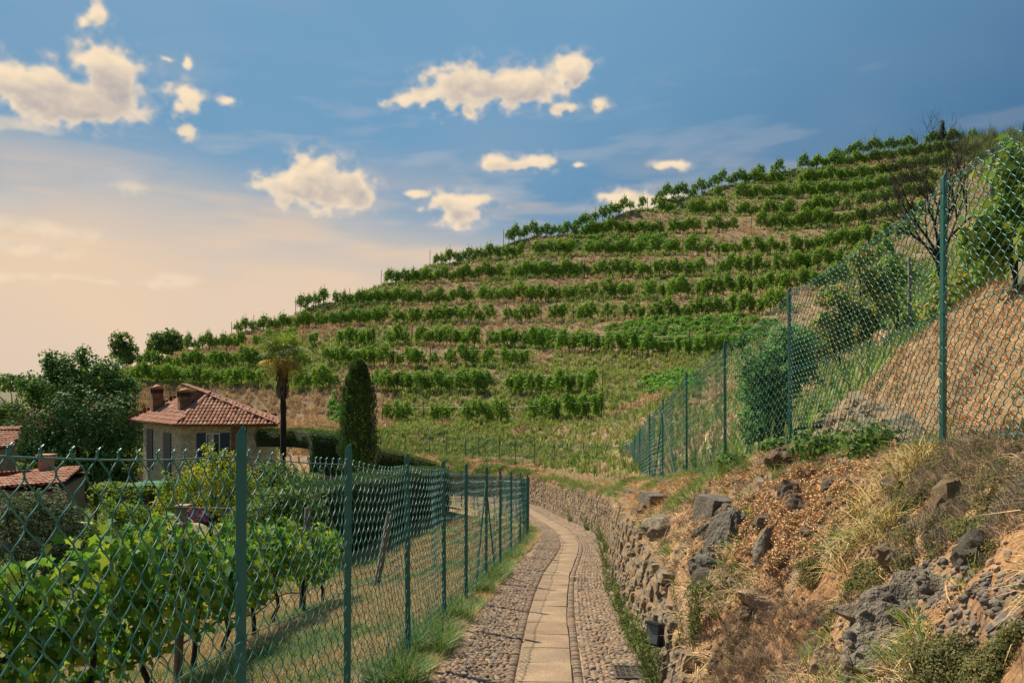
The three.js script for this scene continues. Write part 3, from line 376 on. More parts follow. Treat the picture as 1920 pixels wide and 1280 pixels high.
// ---------------------------------------------------------------- big stones and concrete in the bank
{
  const put = (o, px, py, sink = 0, ry = 0) => { const p = bankAt(px, py); o.position.set(p.x, p.y - sink, -p.d); o.rotation.y = ry; return p; };
  const conc = rockMat([0.29, 0.26, 0.22], 0.02), dark = rockMat([0.21, 0.19, 0.16], 0.04), beige = rockMat([0.50, 0.35, 0.22], 0.02), pale = rockMat([0.36, 0.30, 0.22], 0.02);
  const footing = (px, py, w, h, dpt, ry, label) => { const b = new THREE.BoxGeometry(w, h, dpt, 8, 10, 8), p = b.attributes.position; for (let i = 0; i < p.count; i++) { const v = V(p.getX(i), p.getY(i), p.getZ(i)), k = 0.014 * n3(v.x * 9 + px, v.y * 9, v.z * 9), e = (Math.abs(v.x) > w * 0.49) + (Math.abs(v.y) > h * 0.49) + (Math.abs(v.z) > dpt * 0.49); const f = e > 1 ? 0.965 : 1; p.setXYZ(i, v.x * f + k, v.y * f + k, v.z * f + k); } b.computeVertexNormals(); const o = new THREE.Mesh(b, conc); put(o, px, py, 0.1, ry); o.rotation.x = 0.07; o.rotation.z = -0.09; top(o, 'concrete_footing', label, 'concrete block', { group: 'concrete footings in the bank' }); };
  footing(1340, 955, 0.30, 0.46, 0.34, 0.35, 'square grey concrete footing jutting from the bank below a fence post');
  footing(1222, 945, 0.26, 0.5, 0.34, 0.3, 'narrow grey concrete footing leaning out of the bank farther down the lane');
  footing(1183, 928, 0.26, 0.42, 0.3, 0.3, 'small concrete footing high in the bank beside the tuft of dry grass');
  const rock = (px, py, seed, sx, sy, sz, mat, label, rot = [0, 0, 0], amp = 0.35) => { const o = new THREE.Mesh(rough(seed, sx, sy, sz, 5, amp), mat); put(o, px, py, 0.03); o.rotation.set(...rot); top(o, 'boulder', label, 'rock', { group: 'rocks in the bank' }); };
  rock(1356, 1010, 3, 0.14, 0.34, 0.2, dark, 'dark grey conglomerate boulder standing in the bank below the square footing', [0.1, 0.4, -0.35], 0.4);
  rock(1322, 1062, 5, 0.13, 0.18, 0.2, dark, 'dark pebbly boulder overhanging the top of the stone wall', [0.2, 0.2, 0.2], 0.5);
  rock(1430, 1040, 8, 0.09, 0.30, 0.13, conc, 'upright pale grey stone pillar half hidden by brown creeper', [0, 0.3, -0.1], 0.25);
  rock(1238, 990, 11, 0.2, 0.16, 0.25, pale, 'round pale boulder above the wall beneath the leaning footing', [0, 0.3, 0.1]);
  rock(1560, 1252, 14, 0.13, 0.17, 0.1, beige, 'pointed beige stone sticking out low in the bank', [0, 0.2, 0.1], 0.2);
  rock(1612, 1290, 17, 0.1, 0.1, 0.1, beige, 'small beige stone beside the pointed stone', [0, 0.9, 0]);
  rock(1425, 1120, 21, 0.2, 0.07, 0.16, beige, 'flat sandy stone on top of the wall above the purple heather', [0, 0.4, -0.3], 0.2);
  rock(1475, 858, 24, 0.2, 0.17, 0.2, rockMat([0.30, 0.2, 0.13], 0.05), 'brown clod of earth heaped under the fence', [0, 0, 0], 0.6);
  { const o = new THREE.Mesh(rough(33, 0.34, 0.055, 0.16, 5, 0.22), rockMat([0.27, 0.21, 0.15], 0.02)); const p = put(o, 1665, 1182, -0.05); o.rotation.set(0.15, -0.25, -0.22); top(o, 'stone_ledge', 'flat brown stone ledge projecting from the bank over a dark hollow', 'rock'); }
  // slab of old conglomerate, pebbles showing
  const g = rough(41, 0.62, 0.5, 0.5, 12, 0.34, 2.4), o = new THREE.Mesh(g, rockMat([0.30, 0.26, 0.21], 0.05)); const p = put(o, 1770, 1120, 0.34); o.rotation.set(0.1, 0.5, 0.1); const root = grp(); o.position.set(0, 0, 0); root.position.set(p.x + 0.12, p.y - 0.32, -p.d - 0.16); part(o, 'body', root); top(root, 'conglomerate_block', 'large grey block of pebbly conglomerate in the near bank', 'rock');
  const R = rng(8), pg = boxRock(3, 0.95), pm = [[0.27, 0.24, 0.21], [0.36, 0.31, 0.25], [0.42, 0.34, 0.25], [0.21, 0.195, 0.175]].map(c => rockMat(c, 0.004)), pp = g.attributes.position; o.updateMatrix();
  for (let i = 0; i < 290; i++) { const j = Math.floor(R() * pp.count), v = V(pp.getX(j), pp.getY(j), pp.getZ(j)); v.applyMatrix4(o.matrix); if (v.z < -0.15 || v.y < -0.2) continue; const z = 0.014 + R() * R() * 0.05, m = new THREE.Mesh(pg, pm[i % 4]); m.position.copy(v); m.rotation.set(R() * 3, R() * 3, R() * 3); m.scale.set(z * 1.2, z, z); part(m, 'pebble', root); }
}
{ // stones bedded in the earth of the bank
  const R = rng(818), root = scene.userData.bankRoot, gs = [0, 1, 2, 3, 4].map(k => rough(60 + k, 1, 0.75, 0.85, 3, 0.5)), ms = [[0.46, 0.33, 0.20], [0.34, 0.28, 0.21], [0.26, 0.235, 0.20], [0.52, 0.37, 0.22], [0.40, 0.33, 0.25]].map(c => rockMat(c, 0.02));
  for (let i = 0; i < 170; i++) { const s = 4.2 + Math.pow(R(), 1.5) * 34, hw = wallH(s), f = Math.pow(R(), 1.6), t = lerp(WB + 0.12 + hw * 0.11, fenceT(s) - 0.15, f), [x, d] = fromST(s, t), z = (0.05 + R() * R() * 0.15) * (1 + Math.max(0, s - 12) * 0.02), o = new THREE.Mesh(gs[i % 5], ms[(i * 3) % 5]); o.position.set(x, bankY(s, t) - z * 0.12, -d); o.rotation.set(R() * 6, R() * 6, R() * 6); o.scale.setScalar(z); part(o, 'stone', root); }
}
// ---------------------------------------------------------------- wall lamp, grates
{
  const black = std({ color: new THREE.Color().setRGB(0.018, 0.022, 0.026), roughness: 0.35 }), glass = std({ color: new THREE.Color().setRGB(0.10, 0.125, 0.145), roughness: 0.3 });
  const s = 6.75, root = grp(); const [x, d] = fromST(s, WB + 0.02); root.position.set(x - 0.10, pathY(s) + 0.47, -d); root.rotation.y = 0.75; root.scale.setScalar(0.72); 
  const b = new B(); b.box(-0.06, 0.03, -0.13, 0.13, -0.095, 0.095); part(b.mesh(black), 'housing', root); const f = new B(); f.box(-0.072, -0.058, -0.105, 0.105, -0.075, 0.075); part(f.mesh(glass), 'lens', root); const h = new B(); h.box(-0.095, -0.058, 0.1, 0.122, -0.09, 0.09); part(h.mesh(black), 'hood', root); root.rotation.z = -0.16;
  const w = new B(); w.tube([V(0.0, -0.08, 0.09), V(0.0, -0.14, 0.2), V(0.02, -0.24, 0.32)], 0.006, 5); part(w.mesh(black), 'cable', root);
  top(root, 'wall_lamp', 'black rectangular wall lamp set low on the stone wall', 'wall lamp');
  const iron = std({ color: new THREE.Color().setRGB(0.10, 0.08, 0.07), roughness: 0.7, metalness: 0.4 });
  const grate = (s, t, w, l, label) => { const r = grp(), [gx, gd] = fromST(s, t), fr = frame(s); r.position.set(gx, pathY(s) + 0.004, -gd); r.rotation.set(-0.122 * -1 * -1, -Math.atan2(fr.tx, fr.td), 0); const fm = new B(); fm.box(-w / 2, w / 2, -0.02, 0.012, -l / 2, -l / 2 + 0.025); fm.box(-w / 2, w / 2, -0.02, 0.012, l / 2 - 0.025, l / 2); fm.box(-w / 2, -w / 2 + 0.02, -0.02, 0.011, -l / 2 + 0.025, l / 2 - 0.025); fm.box(w / 2 - 0.02, w / 2, -0.02, 0.011, -l / 2 + 0.025, l / 2 - 0.025); part(fm.mesh(iron), 'frame', r); const n = 9; for (let i = 1; i < n; i++) { const z = lerp(-l / 2 + 0.02, l / 2 - 0.02, i / n), q = new B(); q.box(-w / 2 + 0.02, w / 2 - 0.02, -0.015, 0.007, z - 0.008, z + 0.008); part(q.mesh(iron), 'bar', r); } for (let i = 1; i < 6; i++) { const xx = lerp(-w / 2, w / 2, i / 6), q = new B(); q.box(xx - 0.006, xx + 0.006, -0.014, 0.004, -l / 2 + 0.02, l / 2 - 0.02); part(q.mesh(iron), 'cross_bar', r); } top(r, 'drain_grate', label, 'drain grate', { group: 'drain grates in the lane' }); };
  grate(7.33, 0.8, 0.34, 0.5, 'rusty iron drain grate in the cobbles at the foot of the wall lamp'); grate(14.3, 0.42, 0.3, 0.42, 'small drain grate in the cobbles farther along, beside the slab strip');
}
// ---------------------------------------------------------------- plants: builders
const GREEN = { vine: [[0.15, 0.275, 0.027], [0.20, 0.32, 0.032], [0.105, 0.21, 0.024], [0.28, 0.35, 0.035]], dark: [[0.035, 0.075, 0.026], [0.048, 0.095, 0.028], [0.028, 0.06, 0.024]], mid: [[0.115, 0.215, 0.036], [0.155, 0.255, 0.04], [0.08, 0.17, 0.032]], yellow: [[0.38, 0.31, 0.03], [0.26, 0.28, 0.03], [0.18, 0.23, 0.03], [0.48, 0.33, 0.035]], glauc: [[0.13, 0.29, 0.075], [0.18, 0.36, 0.095], [0.09, 0.22, 0.055]], hedge: [[0.045, 0.115, 0.025], [0.065, 0.145, 0.028], [0.035, 0.09, 0.023]] };
const WOOD = [0.13, 0.095, 0.07], OLDWOOD = [0.52, 0.45, 0.37];
// leaves spread through lobes [{c, r:[x,y,z]}]; most sit near the lobe surface
function lobes(b, R, list, n, L, cols, { lobed = false, droop = 0.3, wide = 0.42, shell = 0.45, clump = 0 } = {}) {
  const vol = list.map(l => Math.cbrt(l.r[0] * l.r[1] * l.r[2]) ** 2), tot = vol.reduce((a, c) => a + c, 0);
  list.forEach((l, li) => { const m = Math.round(n * vol[li] / tot); let cc = null, left = 0; for (let i = 0; i < m; i++) {
    let d = rdir(R), p; const rr = Math.pow(R(), shell); p = V(l.c.x + d.x * l.r[0] * rr, l.c.y + d.y * l.r[1] * rr, l.c.z + d.z * l.r[2] * rr);
    if (clump) { if (left <= 0) { cc = { p: p.clone(), d, c: jit(pick(cols, R), R, 0.15) }; left = 8 + R() * 16; } left--; const q = rdir(R).multiplyScalar(clump * Math.cbrt(R())); p = cc.p.clone().add(q); d = cc.d; }
    const o = d.clone().add(rdir(R).multiplyScalar(0.75)).normalize(), nrm = o.clone().add(V(0, 0.55, 0)).normalize(); let dir = rdir(R); dir.addScaledVector(nrm, -dir.dot(nrm)); dir.y -= droop; dir.normalize(); const s = L * (0.65 + R() * 0.7), c = clump ? jit(cc.c, R, 0.14) : jit(pick(cols, R), R, 0.2);
    lobed ? b.vine(p, dir, nrm, s, c) : b.leaf(p, dir, nrm, s, s * wide, c);
  } });
}
function limb(b, R, a, dir, len, r, depth, col, tips, { spread = 0.75, up = 0.15, sides = 5, kids = 3, wig = 0.18 } = {}) {
  const P = [a.clone()], rad = [r], n = 4; let p = a.clone(), d = dir.clone(); for (let i = 1; i <= n; i++) { d.add(rdir(R).multiplyScalar(wig)).normalize(); d.y += up * 0.2; p = p.clone().addScaledVector(d, len / n); P.push(p); rad.push(r * (1 - 0.42 * i / n)); }
  b.tube(P, rad, sides, col, false); if (depth <= 0) { tips.push(p); return; }
  for (let k = 0; k < kids; k++) { const nd = d.clone().add(rdir(R).multiplyScalar(spread)).normalize(); nd.y += up; limb(b, R, P[k === 0 ? n : 2 + Math.floor(R() * 3)], nd.normalize(), len * (0.62 + R() * 0.2), r * 0.55, depth - 1, col, tips, { spread, up, sides: Math.max(3, sides - 1), kids, wig }); }
}
function tuftGeo(seed, n, h, w, bend, spread, cols, tip) { const R = rng(seed), b = new B(); for (let i = 0; i < n; i++) { const a = R() * 6.283, d = V(Math.cos(a), 0, Math.sin(a)), c = jit(pick(cols, R), R, 0.2); b.blade(V(d.x * spread * R(), -0.02, d.z * spread * R()), d, h * (0.5 + R() * 0.6), w * (0.7 + R() * 0.6), bend * (0.25 + R()), c, tip ? jit(tip, R, 0.15) : null); } return b.geo(); }
function clumpGeo(seed, n, r, L, cols, flat = 0.7) { const R = rng(seed), b = new B(); lobes(b, R, [{ c: V(0, r * flat * 0.35, 0), r: [r, r * flat, r] }], n, L, cols, { shell: 0.5 }); return b.geo(); }
function twigGeo(seed, n, h, w, cols) { const R = rng(seed), b = new B(); for (let i = 0; i < n; i++) { const a = R() * 6.283, t = R() * 0.9, P = [V((R() - 0.5) * h * 0.5, -0.01, (R() - 0.5) * h * 0.5)]; let d = V(Math.cos(a) * t, 1, Math.sin(a) * t).normalize(); for (let j = 1; j <= 3; j++) { d.add(rdir(R).multiplyScalar(0.4)).normalize(); P.push(P[j - 1].clone().addScaledVector(d, h / 3 * (0.6 + R() * 0.6))); } b.tube(P, [w, w, w * 0.7, w * 0.3], 3, jit(pick(cols, R), R, 0.25), false); } return b.geo(); }
// many copies of small plants, one object
function scatter(name, label, category, geos, mat, pts, seed = 1) {
  const root = grp(), R = rng(seed), m4 = new THREE.Matrix4(), q = new THREE.Quaternion(), qy = new THREE.Quaternion(), up = V(0, 1, 0), cc = new THREE.Color(), by = geos.map(() => []);
  for (const p of pts) by[Math.floor(R() * geos.length)].push(p);
  by.forEach((l, k) => { if (!l.length) return; const im = new THREE.InstancedMesh(geos[k], mat, l.length); l.forEach((p, i) => { q.setFromUnitVectors(up, p.n ? p.n.clone().lerp(up, 0.35).normalize() : up); qy.setFromAxisAngle(up, R() * 6.283); q.multiply(qy); const s = p.s || 1; m4.compose(V(p.x, p.y, p.z), q, V(s, s * (p.h || 1), s)); im.setMatrixAt(i, m4); const f = p.c || [1, 1, 1]; im.setColorAt(i, cc.setRGB(f[0], f[1], f[2])); }); part(im, category.replace(/ /g, '_'), root); im.userData.kind = 'stuff'; });
  return top(root, name, label, category, { kind: 'stuff' });
}
// ---------------------------------------------------------------- hillside vines
const nth = n => ['', 'first', 'second', 'third', 'fourth', 'fifth', 'sixth', 'seventh', 'eighth', 'ninth', 'tenth', 'eleventh', 'twelfth', 'thirteenth', 'fourteenth', 'fifteenth', 'sixteenth', 'seventeenth', 'eighteenth', 'nineteenth', 'twentieth'][n] || (['thirtieth', 'fortieth', 'fiftieth', 'sixtieth', 'seventieth'][n / 10 - 3] ?? ['', '', 'twenty', 'thirty', 'forty', 'fifty', 'sixty', 'seventy'][Math.floor(n / 10)] + '-' + nth(n % 10)), cnt = {}, cs = {};
const ORD = ['', 'lowest', 'second', 'third', 'fourth', 'fifth', 'sixth', 'seventh', 'eighth', 'ninth', 'tenth', 'eleventh', 'twelfth', 'thirteenth', 'fourteenth'];
{
  const R = rng(1234), protos = [], HV = [[0.165, 0.355, 0.032], [0.225, 0.41, 0.038], [0.12, 0.275, 0.028], [0.31, 0.43, 0.045]];
  for (let k = 0; k < 9; k++) { const root = grp(), tb = new B(), len = 0.42 + R() * 0.22, hgt = 1.85 + R() * 0.4; let x = 0; const P = [V(0, -0.15, 0)], y1 = 0.45 + R() * 0.12; for (let i = 1; i <= 4; i++) { x += (R() - 0.5) * 0.12; P.push(V(x, y1 * i / 4, (R() - 0.5) * 0.08)); } tb.tube(P, [0.045, 0.04, 0.035, 0.035, 0.03], 5, WOOD); tb.tube([P[4], V(len * 0.7, y1 + 0.2, 0)], [0.025, 0.012], 4, WOOD); tb.tube([P[4], V(-len * 0.7, y1 + 0.22, 0)], [0.025, 0.012], 4, WOOD); part(tb.mesh(M.bark), 'trunk', root);
    const cb = new B(), L = []; const m = 7 + Math.floor(R() * 3); for (let i = 0; i < m; i++) L.push({ c: V((((i * 3) % m) / (m - 1) - 0.5) * 2 * len * 0.9, y1 + 0.15 + (i / (m - 1)) * (hgt - y1 - 0.45), (R() - 0.5) * 0.35), r: [0.26 + R() * 0.18, 0.3 + R() * 0.24, 0.24 + R() * 0.12] }); lobes(cb, R, L, 720, 0.135, HV, { droop: 0.4, wide: 0.5, shell: 0.6 });
    for (let i = 0; i < 8; i++) { const c = pick(L, R).c, d = V((R() - 0.5) * 0.5, 1, (R() - 0.5) * 0.5).normalize(); for (let j = 0; j < 5; j++) cb.leaf(c.clone().addScaledVector(d, 0.25 + j * 0.09), rdir(R), rdir(R), 0.13, 0.06, jit(pick(GREEN.vine, R), R)); }
    part(cb.mesh(M.leaf), 'crown', root); protos.push(root); }
  const rows = { 1: [[722, 775], [808, 950], [1000, 1092], [1122, 1150]], 2: [[245, 480], [560, 640], [700, 915], [958, 1120]], 3: [[262, 560], [612, 800], [870, 905], [965, 985]], 4: [[345, 520], [636, 700], [728, 770], [785, 905], [950, 1010], [1050, 1410]], 5: [[440, 730], [742, 930], [952, 1010], [1090, 1118], [1138, 1480]], 6: [[560, 880], [900, 1080], [1130, 1190], [1240, 1300], [1310, 1580]], 7: [[720, 940], [958, 1110], [1130, 1190], [1230, 1330], [1345, 1670]], 8: [[812, 940], [1005, 1085], [1104, 1206], [1345, 1390], [1420, 1720]], 9: [[950, 1078], [1092, 1305], [1312, 1390], [1420, 1740]], 10: [[1072, 1190], [1292, 1360], [1380, 1750]], 11: [[1195, 1290], [1385, 1760]], 12: [[1296, 1470], [1500, 1780]], 13: [[1370, 1470], [1500, 1790]], 14: [[1476, 1720], [1740, 1830]] };
  const spots = []; for (const k in rows) { for (const [a, c, thin] of rows[k].flatMap((r, i) => i ? [[rows[k][i - 1][1] + 8, r[0] - 8, 1], r] : [r])) { for (let x = a + R() * 8; x <= c;) { const kk = +k; if (kmax(x) >= kk - 0.75 && R() > (thin ? 0.55 : 0.02)) { const kx = Math.min(kk + (R() - 0.5) * 0.07, kmax(x)); const p = hillPoint(x, kx), q = hillPoint(x + 6, kx); spots.push({ k: kk, p, ang: Math.atan2(-(q.z - p.z), q.x - p.x) }); } const D = hill(x, kk)[0]; x += (0.72 + R() * 0.34) * F / D * (kk > 9 ? 1.1 : 1); } } }
  let n = 0; const taken = spots.length; console.log('hill vines', taken);
  const put = (o, sp) => { o.position.copy(sp.p); o.rotation.y = sp.ang + (R() - 0.5) * 0.35 + (R() < 0.5 ? Math.PI : 0); const s = 0.78 + R() * 0.42; o.scale.set(s * (0.9 + R() * 0.35), s, s); };
  spots.forEach((sp, i) => { sp.i = i; }); const big = new Set([...spots].sort((a, c) => -a.p.z + c.p.z).slice(0, 300)), far = spots.filter(sp => !big.has(sp)), m4 = new THREE.Matrix4(), dm = new THREE.Object3D(), farRoot = grp();
  if (far.length) { for (const [nm, pi] of [['trunk', 0], ['crown', 1]]) for (let v = 0; v < 3; v++) { const l = far.filter((_, i) => i % 3 === v), src = protos[v].children[pi], im = new THREE.InstancedMesh(src.geometry, src.material, l.length); l.forEach((sp, i) => { dm.position.copy(sp.p); dm.rotation.set(0, sp.ang + (sp.i % 2) * Math.PI, 0); const s = 0.74 + 0.42 * ((sp.i * 37) % 11) / 11; dm.scale.set(s * 1.15, s, s); dm.updateMatrix(); im.setMatrixAt(i, dm.matrix); }); part(im, nm, farRoot); im.userData.kind = 'stuff'; } top(farRoot, 'distant_vines', 'small far-off grapevines in the topmost rows of the hillside', 'grapevines', { kind: 'stuff' }); }
  for (const sp of spots) { if (!big.has(sp)) continue; const i = n++, o = i < protos.length ? protos[i] : protos[Math.floor(R() * protos.length)].clone(); put(o, sp); top(o, 'grapevine', `green grapevine, ${nth(cnt[sp.k] = (cnt[sp.k] || 0) + 1)} from the left in the ${ORD[sp.k]} row up the hillside`, 'grapevine', { group: 'vines on the terraced hillside' }); }
  console.log('vines placed', n);
  // stakes and wires
  const sg = new B(); sg.tube([V(0, -0.3, 0), V(0.01, 1, 0), V(0, 1.95, 0.01)], [0.042, 0.038, 0.034], 5, [0.17, 0.125, 0.09]); const stake = new THREE.Mesh(sg.geo(), M.bark); let st = 0;
  for (const k in rows) { const kk = +k, a = rows[k][0][0], c = rows[k][rows[k].length - 1][1]; for (let x = a - 6; x < c + 20;) { const D = hill(x, kk)[0]; if (kmax(x) >= kk - 0.5) { const o = st++ ? stake.clone() : stake; o.position.copy(hillPoint(x, Math.min(kk - 0.02, kmax(x)))); o.rotation.set((R() - 0.5) * 0.14, R() * 3, (R() - 0.5) * 0.14); o.scale.y = 0.85 + R() * 0.35; top(o, 'vineyard_stake', `thin dark stake, ${nth(cs[kk] = (cs[kk] || 0) + 1)} from the left in the ${ORD[kk]} vine row up the hillside`, 'stake', { group: 'stakes in the hillside vine rows' }); } x += (2.9 + R() * 1.6) * F / D; } }
  const wm = std({ color: new THREE.Color().setRGB(0.55, 0.5, 0.42), roughness: 0.5 });
  for (const [k, a, c, ht, nm] of [[4, 1040, 1420, 1.75, 'upper'], [4, 1040, 1400, 1.3, 'lower'], [3, 610, 1010, 1.7, 'upper'], [3, 640, 900, 1.2, 'lower'], [2, 740, 1125, 1.7, 'upper'], [2, 790, 1120, 1.25, 'lower'], [5, 800, 1060, 1.6, 'upper'], [1, 720, 1150, 1.35, 'upper'], [6, 1300, 1520, 1.6, 'upper'], [7, 960, 1110, 1.6, 'upper']]) { const b = new B(), P = []; for (let x = a; x <= c + 1; x += 12) { const p = hillPoint(x, k - 0.02); p.y += ht; P.push(p); } const Q = P.map((p, i) => { let y = 0, m = 0; for (let j = Math.max(0, i - 4); j <= Math.min(P.length - 1, i + 4); j++) { y += P[j].y; m++; } return V(p.x, y / m, p.z); }); b.tube(Q, 0.011, 3); top(b.mesh(wm), 'trellis_wire', `${nm} pale trellis wire along the ${ORD[k]} row up the hillside`, 'wire', { group: 'trellis wires of the vineyard' }); }
}
// ---------------------------------------------------------------- hillside grass and scrub
{
  const R = rng(77), dryG = [1, 2, 3].map(k => tuftGeo(k, 12, 0.42, 0.018, 0.6, 0.16, [[0.68, 0.51, 0.30], [0.60, 0.45, 0.26], [0.74, 0.57, 0.35]])), grnG = [4, 5].map(k => tuftGeo(k, 12, 0.36, 0.022, 0.5, 0.15, [[0.20, 0.33, 0.045], [0.27, 0.37, 0.06], [0.14, 0.27, 0.04], [0.46, 0.42, 0.16]])), D = [], G = [], S = [];
  for (let i = 0; i < 62000; i++) { const x = 40 + R() * 1860, km = kmax(x), k = -1 + R() * (km + 1.0), p = hillPoint(x, k), dist = -p.z; if (R() > clamp(dist / 70, 0.25, 1)) continue; const g = fbm(p.x * 0.13 + 3, dist * 0.2, 4), g2 = fbm(p.x * 0.11 + 60, dist * 0.16, 3), f = k - Math.floor(k); const s = 0.7 + R() * 0.8; if ((g2 + (R() - 0.5) * 0.3 - 0.12 * sm(0.15, 0.3, f) * sm(0.9, 0.75, f) > -0.04 || g < -0.12 || (k < 0.5 && x > 740 && x < 1250 && R() < 0.55)) && !(x < 740 && k > 0.4 && k < 1.85)) G.push({ x: p.x, y: p.y, z: p.z, s: s * 1.15, c: jit([1, 1, 1], R, 0.2) }); else if (R() < 0.7) D.push({ x: p.x, y: p.y, z: p.z, s, c: jit([1, 1, 1], R, 0.2) }); }
  scatter('dry_hill_grass', 'dry straw-coloured grass covering the terraced hillside', 'dry grass', dryG, M.dry, D, 3); scatter('green_hill_grass', 'green grass in patches over the terraced hillside', 'grass', grnG, M.grass, G, 4);
  const cg = [6, 7, 8].map(k => clumpGeo(k, 60, 0.45, 0.17, [[0.13, 0.33, 0.025], [0.09, 0.26, 0.022], [0.18, 0.37, 0.03]])), dg = [9, 10].map(k => clumpGeo(k, 60, 0.45, 0.16, GREEN.mid));
  const patch = (name, label, x0, x1, k0, k1, n, geos, sc = 1) => { const P = []; for (let i = 0; i < n; i++) { const x = lerp(x0, x1, R()), k = lerp(k0, k1, R()), e = Math.hypot((x - (x0 + x1) / 2) / (x1 - x0) * 2, (k - (k0 + k1) / 2) / (k1 - k0) * 2); if (e > 0.8 + 0.4 * fbm(x * 0.03, k * 3, 2) || k > kmax(x)) continue; const p = hillPoint(x, k); P.push({ x: p.x, y: p.y, z: p.z, s: sc * (0.6 + R() * 0.7), c: jit([1, 1, 1], R, 0.2) }); } scatter(name, label, 'scrub', geos, M.leaf, P, n); };
  patch('scrub', 'bright green scrub on the slope beside the lowest vine row', 1190, 1330, 1.9, 3.1, 420, cg); patch('scrub', 'long bright green band of scrub above the wired vine row', 1090, 1480, 4.25, 5.0, 700, cg); patch('scrub', 'green scrub patch midway up the hillside under the seventh row', 960, 1100, 6.9, 7.7, 260, cg); patch('scrub', 'green scrub patch below the ninth vine row', 1010, 1330, 8.3, 8.95, 320, cg); patch('scrub', 'round green bush mass beside the fourth row', 990, 1060, 4.1, 4.7, 120, cg); patch('scrub', 'dark green scrub over the upper right hillside', 1350, 1720, 9.5, 13.5, 900, dg); patch('scrub', 'green scrub below the skyline on the left shoulder of the hill', 560, 760, 5.2, 6.2, 260, dg); patch('scrub', 'weedy green scrub just above the far fence', 760, 1180, -0.9, 0.5, 300, dg, 0.7); patch('scrub', 'green bush at the hill foot behind the cypress', 600, 700, 0.6, 1.9, 220, cg, 1.1); patch('scrub', 'mixed green scrub under the bare tree', 1560, 1800, 0.6, 7, 1300, dg, 1.0); patch('scrub', 'tall pale reeds on the skyline beside the bare tree', 1760, 1990, 12, 14.3, 420, [11, 12].map(k => tuftGeo(k, 40, 1.9, 0.02, 0.4, 0.5, [[0.20, 0.24, 0.08], [0.15, 0.19, 0.06]])));
}
// ---------------------------------------------------------------- shrubs and vines behind the right fence
const bankP = (px, py) => { const p = bankAt(px, py); return V(p.x, p.y, -p.d); };
function hillAtDepth(px, d) { let best = null, e = 1e9; for (let k = -1; k < 14; k += 0.02) { const h = hill(px, k); if (Math.abs(h[0] - d) < e) { e = Math.abs(h[0] - d); best = k; } } return hillPoint(px, best); }
function shrub(name, label, cat, p, list, n, L, cols, { mat = M.leaf, seed = 1, lobed, stems = 4, clump = 0, droop = 0.3, wide = 0.42, shell = 0.45, wood = WOOD, group } = {}) { const root = grp(p), R = rng(seed), sb = new B(); for (let i = 0; i < stems; i++) { const l = list[i % list.length].c, a = V((R() - 0.5) * 0.2, -0.12, (R() - 0.5) * 0.2); sb.tube([a, V(l.x * 0.5 + (R() - 0.5) * 0.15, l.y * 0.5, l.z * 0.5), l.clone()], [0.018, 0.013, 0.006].map(r => r * Math.max(0.5, l.y)), 5, wood); } part(sb.mesh(M.bark), 'stem', root); const cb = new B(); lobes(cb, R, list, n, L, cols, { lobed, clump, droop, wide, shell }); part(cb.mesh(mat), 'foliage', root); return top(root, name, label, cat, { group }); }
